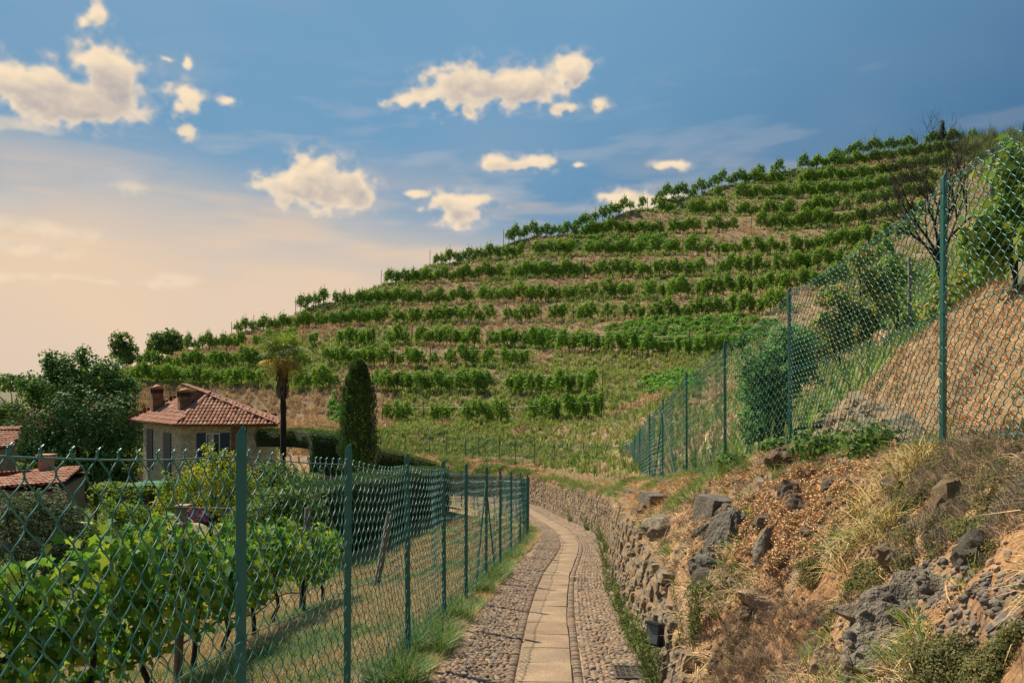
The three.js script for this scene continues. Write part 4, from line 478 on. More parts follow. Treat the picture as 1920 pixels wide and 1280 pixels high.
{
  const R = rng(55);
  { const d = 13.2, base = V((1440 - 960) / F * d, 0.35, -d); const y = py => EYE + (720 - py) / F * d - base.y, x = px => (px - 1440) / F * d; shrub('bush', 'large bluish-green leafy bush at the end of the dry mound behind the fence', 'bush', base, [{ c: V(x(1415), y(795), 0.1), r: [0.32, 0.33, 0.4] }, { c: V(x(1440), y(745), 0), r: [0.42, 0.45, 0.45] }, { c: V(x(1455), y(690), 0), r: [0.5, 0.5, 0.5] }, { c: V(x(1480), y(645), -0.1), r: [0.45, 0.35, 0.4] }, { c: V(x(1412), y(700), 0.1), r: [0.32, 0.42, 0.4] }, { c: V(x(1500), y(690), -0.2), r: [0.36, 0.4, 0.4] }, { c: V(x(1520), y(640), -0.4), r: [0.3, 0.25, 0.4] }], 5200, 0.085, GREEN.glauc, { seed: 9, stems: 7, clump: 0.13, droop: 0.5, wide: 0.34 }); }
  for (const [px, d, h, seed, lab] of [[1575, 21, 2.5, 3, 'yellowing vine at the left end of the row above the dry mound'], [1622, 21.5, 2.7, 4, 'yellowing vine with brown patches in the middle of the row above the mound'], [1690, 22.5, 2.6, 5, 'greener vine beside the dark post above the mound'], [1530, 25, 2.2, 6, 'small yellow-green vine behind the bluish bush']]) { const p = hillAtDepth(px, d); const l = []; for (let i = 0; i < 8; i++) l.push({ c: V((R() - 0.5) * 1.1, h * (0.16 + 0.75 * R()), (R() - 0.5) * 0.5), r: [0.32 + R() * 0.18, 0.3 + R() * 0.2, 0.3] }); shrub('grapevine', lab, 'grapevine', p, l, 1000, 0.12, seed === 5 ? GREEN.vine : [...GREEN.vine, ...GREEN.yellow, ...GREEN.yellow], { seed, lobed: true, group: 'vines behind the right fence' }); }
  for (const [px, py, d, sx, seed, lab, cols] of [[1905, 545, 9.0, 0.55, 12, 'leafy green grapevine at the right edge behind the fence', GREEN.vine], [1985, 545, 8.6, 0.55, 13, 'leafy green grapevine at the right edge, nearer the camera', GREEN.vine], [1850, 480, 12.5, 0.6, 14, 'yellow-green vine behind the tall near fence post', [...GREEN.vine, ...GREEN.yellow]], [1790, 470, 15, 0.6, 15, 'small yellowing vine low behind the near fence post', [...GREEN.vine, ...GREEN.yellow]]]) { const x = (px - 960) / F * d, [s, t] = toST(x, d), y = d < 11 ? bankY(s, t) : Math.max(bankY(Math.min(s, 12), t), hillAtDepth(px, d).y); const l = [], tall = d < 11 ? 1.48 : 1.6; for (let i = 0; i < 10; i++) l.push({ c: V((R() - 0.5) * sx * 1.6, tall * (0.2 + 0.74 * R()), (R() - 0.5) * 0.7), r: [0.28 + R() * 0.12, 0.26 + R() * 0.15, 0.28] }); l.push({ c: V(0.1, tall - 0.05, 0), r: [0.14, 0.14, 0.14] }); shrub('grapevine', lab, 'grapevine', V(x, y, -d), l, 900, 0.1, cols, { seed, lobed: true, group: 'vines behind the right fence' }); }
  const pb = new B(); pb.tube([V(0, -0.3, 0), V(0.02, 1, 0), V(0.01, 2.05, 0)], [0.045, 0.04, 0.04], 7, OLDWOOD); const posts = [[1858, 10.2, 'weathered grey vine post behind the near fence post'], [1705, 20.5, 'dark vine post standing above the dry mound'], [1530, 24, 'thin dark vine post behind the bluish bush']];
  posts.forEach(([px, d, lab], i) => { const o = new THREE.Mesh(pb.geo(), i ? M.bark : M.bark), x = (px - 960) / F * d, [s, t] = toST(x, d); o.position.set(x, d < 12 ? bankY(s, t) : hillAtDepth(px, d).y, -d); top(o, 'vine_post', lab, 'post', { group: 'vine posts behind the right fence' }); });
  // bare tree
  const p = hillAtDepth(1757, 35), root = grp(p), tb = new B(), tips = [], bark = [0.04, 0.034, 0.034]; tb.tube([V(0, -0.3, 0), V(0.1, 1.4, 0), V(0.02, 2.8, 0.1)], [0.15, 0.12, 0.10], 7, bark); part(tb.mesh(M.bark), 'trunk', root); const lb = new B(), R3 = rng(21); for (let i = 0; i < 8; i++) { const a = i / 8 * 6.28 + R3(), e = 0.35 + R3() * 0.9; limb(lb, R3, V(0.03, 1.9 + R3() * 0.9, 0.08), V(Math.cos(a) * e, 1, Math.sin(a) * e).normalize(), 1.85, 0.078, 5, bark, tips, { spread: 0.62, up: 0.12, kids: 3 }); } part(lb.mesh(M.bark), 'branches', root); root.scale.set(0.85, 1.08, 0.85); top(root, 'bare_tree', 'leafless dark tree with fine bare branches on the upper slope', 'tree');
  for (const [px, py, sc, seed, lab] of [[1535, 856, 0.28, 31, 'low green shrub under the fence left of the grassy gap'], [1625, 852, 0.3, 32, 'low green shrub beneath the tumbled stones'], [1455, 850, 0.2, 33, 'small green shrub at the foot of the second fence post'], [1372, 880, 0.2, 34, 'small green tuft of leaves at the foot of the third fence post'], [1310, 885, 0.22, 35, 'olive shrub by the fence above the square footing']]) { const b = bankAt(px, py); shrub('shrub', lab, 'shrub', V(b.x, b.y, -b.d), [{ c: V(0, sc * 0.4, 0), r: [sc * 1.15, sc * 0.7, sc] }, { c: V(sc * 0.6, sc * 0.4, 0), r: [sc * 0.8, sc * 0.5, sc * 0.7] }], 700, 0.05, GREEN.mid, { seed, stems: 2, group: 'low shrubs along the right fence' }); }
  { const k = hillPoint(1768, 13.9); const root = grp(k), cb = new B(); cb.tube([V(0, -0.3, 0), V(0, 2.5, 0)], [0.12, 0.05], 6, WOOD); part(cb.mesh(M.bark), 'trunk', root); const fb = new B(); lobes(fb, R, [{ c: V(0, 1.6, 0), r: [0.5, 1.4, 0.5] }, { c: V(0, 2.9, 0), r: [0.28, 0.9, 0.28] }], 700, 0.2, GREEN.dark, {}); part(fb.mesh(M.leaf), 'crown', root); top(root, 'cypress_tree', 'tiny dark cypress on the hilltop behind the bare tree', 'tree'); }
}
// ---------------------------------------------------------------- the house
const TILES = [[0.50, 0.20, 0.11], [0.56, 0.26, 0.155], [0.42, 0.16, 0.09], [0.62, 0.36, 0.25], [0.53, 0.23, 0.14]].map(c => std({ color: new THREE.Color().setRGB(...c), roughness: 0.9, map: T.stone }));
function tileGeo(r, L, sides = 5) { const b = new B(), n = sides; for (const [z, k] of [[0, 1.0], [L, 0.86]]) for (let i = 0; i <= n; i++) { const a = Math.PI * i / n; b.v(Math.cos(a) * r * k, Math.sin(a) * r * 0.75 * k, z, null, i * 0.05, z); } for (let i = 0; i < n; i++) b.q(i, i + 1, n + 1 + i + 1, n + 1 + i); const m = b.count; for (const [z, k] of [[0, 0.84]]) for (let i = 0; i <= n; i++) { const a = Math.PI * i / n; b.v(Math.cos(a) * r * k, Math.sin(a) * r * 0.75 * k - 0.004, z); } for (let i = 0; i < n; i++) b.q(i + 1, i, m + i, m + i + 1); return b.geo(); }
// tiles over the roof plane with eave a-b and top edge d-c; each [matrix, distance]
function tilePlane(a, b, c, d, pitch, expo) { const u = b.clone().sub(a), W = u.length(); u.normalize(); const n0 = u.clone().cross(d.clone().sub(a)).normalize(); if (n0.y < 0) n0.negate(); const up = n0.clone().cross(u).normalize(); if (up.y < 0) up.negate(); const P = p => { const q = p.clone().sub(a); return [q.dot(u), q.dot(up)]; }, [cx, cy] = P(c), [dx, dy] = P(d), out = [], H = Math.max(cy, dy), m = new THREE.Matrix4(), R = rng(7); for (let y = -0.04; y < H; y += expo) for (let x = pitch / 2; x < W; x += pitch) { const f = clamp(y / dy), g = clamp(y / cy); if (x < dx * f - 0.05 || x > W + (cx - W) * g + 0.05) continue; const p = a.clone().addScaledVector(u, x + (R() - 0.5) * 0.02).addScaledVector(up, y + (R() - 0.5) * 0.03).addScaledVector(n0, 0.02 + R() * 0.02); m.makeBasis(u, n0, up); if (m.determinant() < 0) m.makeBasis(u.clone().negate(), n0, up); const q = m.clone().setPosition(p); out.push([q, -p.z]); } return out; }
function tiledRoof(root, planes, pitch, expo, cap, name = 'roof') { const all = []; for (const p of planes) { const b = new B(), q = p.map(v => b.v(v.x, v.y - 0.015, v.z)); b.q(...q); part(b.mesh(std({ color: new THREE.Color().setRGB(0.30, 0.12, 0.065), side: THREE.DoubleSide })), name + '_deck', root); all.push(...tilePlane(...p, pitch, expo)); } all.sort((x, y) => x[1] - y[1]); const g = tileGeo(pitch * 0.5, expo * 1.16), R = rng(12); all.slice(0, cap).forEach(([m]) => { const o = new THREE.Mesh(g, pick(TILES, R)); m.decompose(o.position, o.quaternion, o.scale); o.rotateX(0.05); part(o, 'tile', root); }); const rest = all.slice(cap); if (rest.length) { const im = new THREE.InstancedMesh(g, std({ color: 0xffffff, map: T.stone }), rest.length), c = new THREE.Color(); rest.forEach(([m], i) => { im.setMatrixAt(i, m); im.setColorAt(i, c.copy(pick(TILES, R).color)); }); part(im, 'tiles', root); im.userData.kind = 'stuff'; } }
function ridge(root, a, b, r = 0.13) { const d = b.clone().sub(a), L = d.length(), n = Math.ceil(L / 0.4), g = tileGeo(r, 0.46); d.normalize(); for (let i = 0; i < n; i++) { const o = new THREE.Mesh(g, TILES[(i * 7) % 5]); o.position.copy(a).addScaledVector(d, i * 0.4).add(V(0, 0.03, 0)); o.lookAt(o.position.clone().add(d)); part(o, 'ridge_tile', root); } }
function prism(pts, y0, y1, mat) { const b = new B(), n = pts.length; let per = 0; for (let i = 0; i < n; i++) { const a = pts[i], c = pts[(i + 1) % n], L = Math.hypot(c.x - a.x, c.z - a.z), k = [b.v(a.x, y0, a.z, null, per, y0), b.v(c.x, y0, c.z, null, per + L, y0), b.v(c.x, y1, c.z, null, per + L, y1), b.v(a.x, y1, a.z, null, per, y1)]; b.q(...k); per += L; } const t = pts.map(p => b.v(p.x, y1, p.z)); for (let i = 1; i + 1 < n; i++) b.t(t[0], t[i], t[i + 1]); return b.mesh(mat); }
// stone-wall texture: courses of small stones, too far off to build singly
T.masonry = tex(512, (u, v) => { const R = 22, row = Math.floor(v * R), off = (PERM[row & 255] / 255), cN = 9 + PERM[(row + 9) & 255] % 4, cx = (u + off) * cN, cell = Math.floor(cx) % cN, fx = cx - Math.floor(cx), fy = v * R - row, e = Math.min(fx * 1.6, (1 - fx) * 1.6, fy, 1 - fy), tone = 0.62 + 0.26 * PERM[(row * 13 + cell * 7) & 255] / 255 + 0.22 * (wf(u, v, 30, 3) - 0.5), k = e < 0.1 ? 0.72 : tone; return [k, k * 0.97, k * 0.9]; }, true);
T.masonry.repeat.set(0.45, 0.45);
{
  const root = grp(); const Fe = at(325, 797, 48), Y = Fe.y, onY = (px, d) => V((px - 960) / F * d, Y, -d), L = onY(243, 55), Rr = onY(521, 48.5), Bk = V(-17.2, Y, -58.5), A = V((388 - 960) / F * 51.5, 1.05, -51.5), A2 = A.clone().addScaledVector(L.clone().sub(Fe).normalize(), 3.8);
  const wallM = std({ color: new THREE.Color().setRGB(0.78, 0.70, 0.55), map: T.masonry, bumpMap: T.masonry, bumpScale: 0.02 }), dk = std({ color: new THREE.Color().setRGB(0.006, 0.035, 0.06), roughness: 0.5 }), trim = std({ color: new THREE.Color().setRGB(0.48, 0.45, 0.38) }), glass = std({ color: new THREE.Color().setRGB(0.03, 0.04, 0.05), roughness: 0.08 }), brick = std({ color: new THREE.Color().setRGB(0.36, 0.20, 0.125), map: T.masonry });
  const w = [onY(339, 48.7), onY(485, 49.1), V(-17.0, 0, -57.6), onY(268, 54.4)];
  part(prism(w, -7.4, Y + 0.05, wallM), 'wall', root);
  // eaves board
  { const b = new B(), e = [Fe, Rr, Bk, L]; const lo = e.map(p => b.v(p.x, p.y - 0.1, p.z)), hi = e.map(p => b.v(p.x, p.y - 0.01, p.z)); for (let i = 0; i < 4; i++) b.q(lo[i], lo[(i + 1) % 4], hi[(i + 1) % 4], hi[i]); b.q(lo[3], lo[2], lo[1], lo[0]); part(b.mesh(std({ color: new THREE.Color().setRGB(0.22, 0.14, 0.09), side: THREE.DoubleSide })), 'eaves', root); }
  const roof = grp(); tiledRoof(roof, [[Fe, Rr, A, A], [L, Fe, A, A2], [Rr, Bk, A2, A], [Bk, L, A2, A2]].map(p => p.map(v => v.clone())), 0.24, 0.40, 298); ridge(roof, Fe, A); ridge(roof, Rr, A); ridge(roof, L, A2); ridge(roof, A, A2); part(roof, 'roof', root);
  // openings: frame in the plane of a wall from p to q, fractions f0-f1 along, heights y0-y1
  const opening = (p, q, f0, f1, y0, y1, kind) => { const u = q.clone().sub(p); u.y = 0; const W = u.length(); u.normalize(); const n = V(-u.z, 0, u.x); const o = grp(V(p.x, 0, p.z).addScaledVector(u, W * (f0 + f1) / 2)); o.rotation.y = Math.atan2(-u.z, u.x); if (n.dot(V(-p.x, 0, -p.z)) < 0) o.rotation.y += Math.PI; const hw = W * (f1 - f0) / 2, h0 = y0, h1 = y1;
    const fr = new B(); if (kind === 'closed') { for (const s of [-1, 1]) { const b = new B(); b.box(s < 0 ? -hw : 0.01, s < 0 ? -0.01 : hw, h0, h1, 0.01, 0.06); for (let i = 1; i < 12; i++) { const y = lerp(h0, h1, i / 12); b.box(s < 0 ? -hw + 0.05 : 0.06, s < 0 ? -0.06 : hw - 0.05, y - 0.02, y + 0.02, 0.055, 0.08); } part(b.mesh(dk), 'shutter', o); } fr.box(-hw - 0.1, hw + 0.1, h0 - 0.1, h0, -0.02, 0.1); part(fr.mesh(trim), 'sill', o); part(o, 'window', root, 'narrow window with closed dark blue shutters'); }
    else { fr.box(-hw * 0.42, -hw * 0.36, h0, h1, 0.0, 0.05); fr.box(hw * 0.36, hw * 0.42, h0, h1, 0, 0.05); fr.box(-hw * 0.36, hw * 0.36, h1 - 0.08, h1, 0, 0.05); fr.box(-0.03, 0.03, h0, h1 - 0.08, 0, 0.05); part(fr.mesh(std({ color: new THREE.Color().setRGB(0.6, 0.6, 0.56) })), 'frame', o); const g = new B(); g.box(-hw * 0.36, hw * 0.36, h0, h1, -0.01, 0.015); part(g.mesh(glass), 'pane', o); const cu = new B(); cu.box(-hw * 0.3, hw * 0.05, h0, h1 - 0.1, 0.016, 0.02); part(cu.mesh(std({ color: new THREE.Color().setRGB(0.35, 0.36, 0.36) })), 'curtain', o); for (const s of [-1, 1]) { const b = new B(); b.box(s < 0 ? -hw : hw * 0.45, s < 0 ? -hw * 0.45 : hw, h0, h1, 0.01, 0.06); for (let i = 1; i < 12; i++) { const y = lerp(h0, h1, i / 12); b.box((s < 0 ? -hw : hw * 0.45) + 0.06, (s < 0 ? -hw * 0.45 : hw) - 0.06, y - 0.02, y + 0.02, 0.055, 0.08); } part(b.mesh(dk), 'shutter', o); } part(o, 'window', root, 'wide window with dark shutters folded open'); } };
  opening(w[3], w[0], 0.12, 0.28, -3.9, -1.25, 'closed'); opening(w[3], w[0], 0.57, 0.76, -4.0, -1.35, 'closed'); opening(w[0], w[1], 0.2, 0.62, -3.6, -1.25, 'open');
  { const b = new B(), u = w[1].clone().sub(w[0]).normalize(), o = new THREE.Mesh(b.box(-0.35, 0.35, -7.4, Y - 0.02, -0.05, 0.04).geo(), brick); o.position.set(lerp(w[0].x, w[1].x, 0.72), 0, lerp(w[0].z, w[1].z, 0.72)); o.rotation.y = Math.atan2(-u.z, u.x); part(o, 'brick_pier', root); }
  const chimney = (px, pyTop, pyBase, d, wd, kind, lab) => { const p = at(px, pyBase, d), h = (pyBase - pyTop) / F * d, c = grp(V(p.x, p.y, p.z)); c.rotation.y = 0.6; const b = new B(); b.box(-wd / 2, wd / 2, -0.5, h * 0.72, -wd / 2, wd / 2); part(b.mesh(brick), 'stack', c); if (kind) { const n = new B(); for (const [x, z] of [[-1, -1], [1, -1], [-1, 1], [1, 1]]) n.box(x * wd * 0.46 - 0.05, x * wd * 0.46 + 0.05, h * 0.72, h * 0.9, z * wd * 0.46 - 0.05, z * wd * 0.46 + 0.05); n.box(-wd * 0.36, wd * 0.36, h * 0.7, h * 0.89, -wd * 0.36, wd * 0.36); part(n.mesh(std({ color: new THREE.Color().setRGB(0.05, 0.04, 0.035) })), 'vent', c); const k = new B(), e = wd * 0.66, y = h * 0.88; const q = [k.v(-e, y, -e), k.v(e, y, -e), k.v(e, y, e), k.v(-e, y, e), k.v(0, h * 1.06, -e), k.v(0, h * 1.06, e)]; k.q(q[0], q[3], q[5], q[4]); k.q(q[2], q[1], q[4], q[5]); k.t(q[3], q[2], q[5]); k.t(q[1], q[0], q[4]); k.q(q[0], q[1], q[2], q[3]); part(k.mesh(TILES[3]), 'cap', c); } part(c, 'chimney', root, lab); };
  chimney(294, 724, 770, 54, 0.66, 1, 'brick chimney with small tiled cap'); chimney(346, 730, 776, 50.8, 0.72, 1, 'chimney with gabled cap and dark vents'); chimney(443, 766, 786, 49.6, 0.34, 0, 'short red flue');
  top(root, 'house', 'stone house with hipped terracotta tile roof and blue shutters below the vineyard', 'house');
}
// ---------------------------------------------------------------- sheds lower down
{
  const shed = (label, corners, rise, wallH0, d) => { const root = grp(), c = corners.map(([px, py, dd]) => at(px, py, dd)); const [a, b, e, f] = c; part(prism([a, b, e, f].map(p => V(p.x, 0, p.z).lerp(V((a.x + e.x) / 2, 0, (a.z + e.z) / 2), 0.08)), a.y - wallH0, Math.min(a.y, b.y) - 0.02, std({ color: new THREE.Color().setRGB(0.40, 0.33, 0.25), map: T.masonry })), 'wall', root); const r1 = a.clone().lerp(f, 0.5).add(V(0, rise, 0)), r2 = b.clone().lerp(e, 0.5).add(V(0, rise, 0)); const roof = grp(); tiledRoof(roof, [[a, b, r2, r1], [e, f, r1, r2]], 0.24, 0.4, 150); ridge(roof, r1, r2); part(roof, 'roof', root); return root; };
  const s1 = shed('', [[-60, 918, 34], [108, 907, 33], [166, 889, 40], [20, 897, 41]], 0.4, 3.4); { const b = new B(), p = at(86, 885, 37); b.box(p.x - 0.24, p.x + 0.24, p.y - 0.4, p.y + 0.75, p.z - 0.24, p.z + 0.24); b.box(p.x - 0.34, p.x + 0.34, p.y + 0.75, p.y + 0.83, p.z - 0.34, p.z + 0.34); part(b.mesh(std({ color: new THREE.Color().setRGB(0.34, 0.19, 0.12) })), 'chimney', s1); } top(s1, 'outbuilding', 'low outbuilding with red tiled roof and brick chimney left of the house', 'outbuilding');
  const s2 = shed('', [[-120, 842, 46], [20, 838, 46], [34, 806, 52], [-80, 806, 53]], 0.5, 4); top(s2, 'outbuilding', 'building with pale tiled roof cut off by the left picture edge', 'outbuilding');
}
// ---------------------------------------------------------------- palm, cypress, trees
{
  const R = rng(90), d = 46, bx = (529 - 960) / F * d, gy = -4.2, root = grp(V(bx, gy, -d)), Yp = py => EYE + (720 - py) / F * d - gy;
  const tb = new B(), P = [], rad = []; for (let i = 0; i <= 14; i++) { const f = i / 14; P.push(V(0.06 * Math.sin(f * 3), lerp(-0.3, Yp(700), f), 0)); rad.push(0.17 + 0.02 * Math.sin(i * 9)); } tb.tube(P, rad, 9, [0.06, 0.05, 0.04]); part(tb.mesh(M.bark), 'trunk', root);
  const fb = new B(); for (let i = 0; i < 420; i++) { const a = R() * 6.28, y = lerp(Yp(738), Yp(672), R()), r = lerp(0.2, 0.42, R()); const p = V(Math.cos(a) * r * 0.7, y, Math.sin(a) * r * 0.7); fb.leaf(p, V(Math.cos(a) * 0.35, -1, Math.sin(a) * 0.35).normalize(), V(Math.cos(a), 0.2, Math.sin(a)).normalize(), 0.45, 0.035, jit([0.20, 0.13, 0.075], R, 0.3)); } part(fb.mesh(M.dry), 'fibre_skirt', root);
  const frond = (b, a, el, L, cols) => { const dir = V(Math.cos(a) * Math.cos(el), Math.sin(el), Math.sin(a) * Math.cos(el)), o = V(0, Yp(668), 0), stalk = L * 0.5, e = o.clone().addScaledVector(dir, stalk); b.tube([o, e], [0.02, 0.014], 4, cols[0]); const side = dir.clone().cross(V(0, 1, 0)).normalize(), n = side.clone().cross(dir).normalize(); for (let i = 0; i < 22; i++) { const t = (i / 21 - 0.5) * 4.6, q = dir.clone().multiplyScalar(Math.cos(t)).addScaledVector(side, Math.sin(t)); const c = jit(pick(cols, R), R, 0.2), m = e.clone().addScaledVector(q, L * 0.32), tip = e.clone().addScaledVector(q, L * 0.58).add(V(0, -L * 0.12 * (1 + R()), 0)); const w = q.clone().cross(n).multiplyScalar(0.028); const v = [b.v(e.x, e.y, e.z, c), b.v(m.x + w.x, m.y + w.y, m.z + w.z, c), b.v(m.x - w.x, m.y - w.y, m.z - w.z, c), b.v(tip.x, tip.y, tip.z, c)]; b.t(v[0], v[1], v[2]); b.t(v[1], v[3], v[2]); } };
  for (let i = 0; i < 26; i++) { const b = new B(); frond(b, i * 2.4 + R() * 0.5, lerp(0.1, 1.4, R()), 1.8, [[0.17, 0.25, 0.03], [0.24, 0.31, 0.04], [0.12, 0.19, 0.03]]); part(b.mesh(M.leaf), 'frond', root); }
  for (let i = 0; i < 16; i++) { const b = new B(); frond(b, i * 2.1 + R(), lerp(-1.1, -0.15, R()), 1.55, [[0.50, 0.36, 0.04], [0.34, 0.29, 0.04], [0.42, 0.27, 0.06]]); part(b.mesh(M.leaf), 'frond', root, 'drooping yellow frond'); }
  top(root, 'palm_tree', 'fan palm with yellow lower fronds standing beside the house', 'palm tree');
}
{
  const R = rng(91), d = 38, gy = -2.6, root = grp(V((672 - 960) / F * d, gy, -d)), H = EYE + (720 - 676) / F * d - gy, b = new B(); const tb = new B(); tb.tube([V(0, -0.4, 0), V(0, H * 0.8, 0)], [0.16, 0.03], 6, WOOD); part(tb.mesh(M.bark), 'trunk', root);
  const prof = y => 0.76 * tab([0, 0.05, 0.25, 0.55, 0.8, 0.93, 1], [0.8, 1.0, 1.08, 1.02, 0.82, 0.55, 0.12], y); for (let i = 0; i < 15000; i++) { const f = R(), a = R() * 6.283, bump = 1 + 0.24 * n2(a * 1.9 + 9, f * 8) + 0.2 * n2(a * 4, f * 24), r = prof(f) * bump * (0.72 + 0.3 * Math.sqrt(R())); const p = V(Math.cos(a) * r, f * H, Math.sin(a) * r), dd = V(Math.cos(a) * 0.45, 1, Math.sin(a) * 0.45).add(rdir(R).multiplyScalar(0.35)).normalize(); b.leaf(p, dd, V(Math.cos(a), 0.1, Math.sin(a)), 0.16, 0.03, jit(pick([[0.05, 0.115, 0.022], [0.075, 0.15, 0.026], [0.036, 0.085, 0.02], [0.11, 0.19, 0.03]], R), R)); } part(b.mesh(M.leaf), 'crown', root); top(root, 'cypress_tree', 'tall narrow dark green cypress beyond the left fence', 'tree');
}
function tree(name, label, px, baseY, d, list, n, L, cols, { mat = M.leaf, seed = 1, clump = 0.4, group, tr = 0.22, wide = 0.42 } = {}) { const R = rng(seed), x = (px - 960) / F * d, root = grp(V(x, baseY, -d)), C = list.map(([qx, qy, rx, ry, rz, dz = 0]) => ({ c: V((qx - 960) / F * d - x, EYE + (720 - qy) / F * d - baseY, dz), r: [rx, ry, rz ?? rx] })); const tb = new B(), hi = Math.max(...C.map(c => c.c.y)), th = hi * 0.4; tb.tube([V(0, -0.4, 0), V(0.05 * hi * (R() - 0.5), th * 0.5, 0), V(0, th, 0)], [tr, tr * 0.85, tr * 0.75], 8, WOOD); part(tb.mesh(M.bark), 'trunk', root); const lb = new B(); for (const c of C) { const k = V(0, th * (0.7 + R() * 0.3), 0), m = k.clone().lerp(c.c, 0.5).add(rdir(R).multiplyScalar(0.3)); lb.tube([k, m, c.c], [tr * 0.5, tr * 0.3, tr * 0.08], 5, WOOD); for (let j = 0; j < 4; j++) { const e = rdir(R); lb.tube([m.clone().lerp(c.c, 0.5), V(c.c.x + e.x * c.r[0] * 0.9, c.c.y + e.y * c.r[1] * 0.9, c.c.z + e.z * c.r[2] * 0.9)], [tr * 0.12, tr * 0.03], 4, WOOD); } } part(lb.mesh(M.bark), 'limbs', root); const cb = new B(); lobes(cb, R, C, n, L, cols, { clump, wide, shell: 0.42 }); part(cb.mesh(mat), 'crown', root); return top(root, name, label, 'tree', { group }); }
tree('broadleaf_tree', 'large dark glossy-leaved tree behind the house on the left', 150, -7.2, 62, [[75, 800, 2.4, 2.4], [140, 775, 2.8, 2.4], [200, 790, 2.6, 2.3], [235, 770, 1.5, 1.6], [110, 850, 3, 2.4], [190, 850, 2.9, 2.6], [240, 835, 1.7, 2.2], [55, 850, 1.7, 2], [150, 900, 3.5, 2], [225, 890, 2.2, 2]], 15000, 0.24, [[0.065, 0.15, 0.04], [0.085, 0.185, 0.045], [0.048, 0.12, 0.034]], { mat: M.shinyLeaf, seed: 5, clump: 0.5, tr: 0.35, wide: 0.36 });
tree('broadleaf_tree', 'lighter green loose-crowned tree rising behind the dark glossy tree', 150, -6.5, 78, [[105, 690, 1.6, 1.5], [92, 672, 0.9, 0.7], [150, 700, 2.4, 2.2], [195, 705, 2.4, 2], [155, 665, 0.6, 0.9], [120, 735, 3.2, 2.2], [215, 735, 2.2, 2], [70, 740, 1.8, 1.6], [245, 725, 0.9, 1.0], [55, 715, 1.2, 0.8]], 12000, 0.27, [[0.085, 0.20, 0.032], [0.12, 0.24, 0.038], [0.06, 0.155, 0.03]], { seed: 6, clump: 0.5, tr: 0.3 });
tree('broadleaf_tree', 'round dark tree on the skyline left of the hill', 231, -2.5, 104, [[228, 640, 1.5, 1.4], [240, 652, 1.2, 1.2], [220, 655, 1.1, 1.1], [232, 668, 1.6, 1.0], [245, 672, 1.4, 0.9]], 2600, 0.3, GREEN.mid, { seed: 7, clump: 0.35, group: 'trees on the left skyline' });
tree('broadleaf_tree', 'spreading dark tree on the skyline against the end of the vine terraces', 312, -0.5, 104, [[315, 630, 1.6, 1.1], [300, 642, 1.7, 1.3], [330, 640, 1.3, 1.0], [285, 655, 1.0, 1.1], [318, 652, 2, 0.9]], 3000, 0.3, GREEN.mid, { seed: 8, clump: 0.35, group: 'trees on the left skyline' });
tree('broadleaf_tree', 'low dark tree at the far left horizon', 22, -4, 118, [[15, 716, 2.6, 1.2], [45, 722, 2.4, 1.2], [-20, 716, 2.8, 1.4], [70, 728, 1.8, 1.2]], 3000, 0.33, GREEN.mid, { seed: 9, clump: 0.4 });
tree('broadleaf_tree', 'low dark tree below the dry field at the left edge', 5, -6, 84, [[-10, 772, 2.4, 0.9], [18, 768, 1.8, 0.9]], 1800, 0.25, GREEN.dark, { seed: 10 });
tree('robinia_tree', 'small yellow-green tree in front of the house wall', 395, -5.6, 33, [[360, 900, 0.9, 0.8], [400, 880, 1.0, 0.8], [440, 905, 0.9, 0.8], [330, 935, 0.8, 0.7], [385, 940, 1.2, 0.8], [450, 950, 0.9, 0.8], [395, 850, 0.25, 0.5], [428, 856, 0.2, 0.35], [310, 905, 0.5, 0.5], [300, 960, 0.6, 0.5], [465, 900, 0.5, 0.6]], 6500, 0.1, [[0.24, 0.36, 0.025], [0.38, 0.42, 0.03], [0.15, 0.30, 0.025], [0.48, 0.42, 0.035]], { seed: 11, clump: 0.22, tr: 0.1 });
tree('bush_tree', 'leafy green tree between the house and the leaning vine post', 560, -5.0, 30, [[520, 900, 0.9, 0.8], [570, 915, 0.9, 0.8], [545, 960, 1.1, 0.8], [500, 950, 0.8, 0.8], [600, 950, 0.7, 0.6]], 5200, 0.1, GREEN.mid, { seed: 12, clump: 0.22, tr: 0.09 });
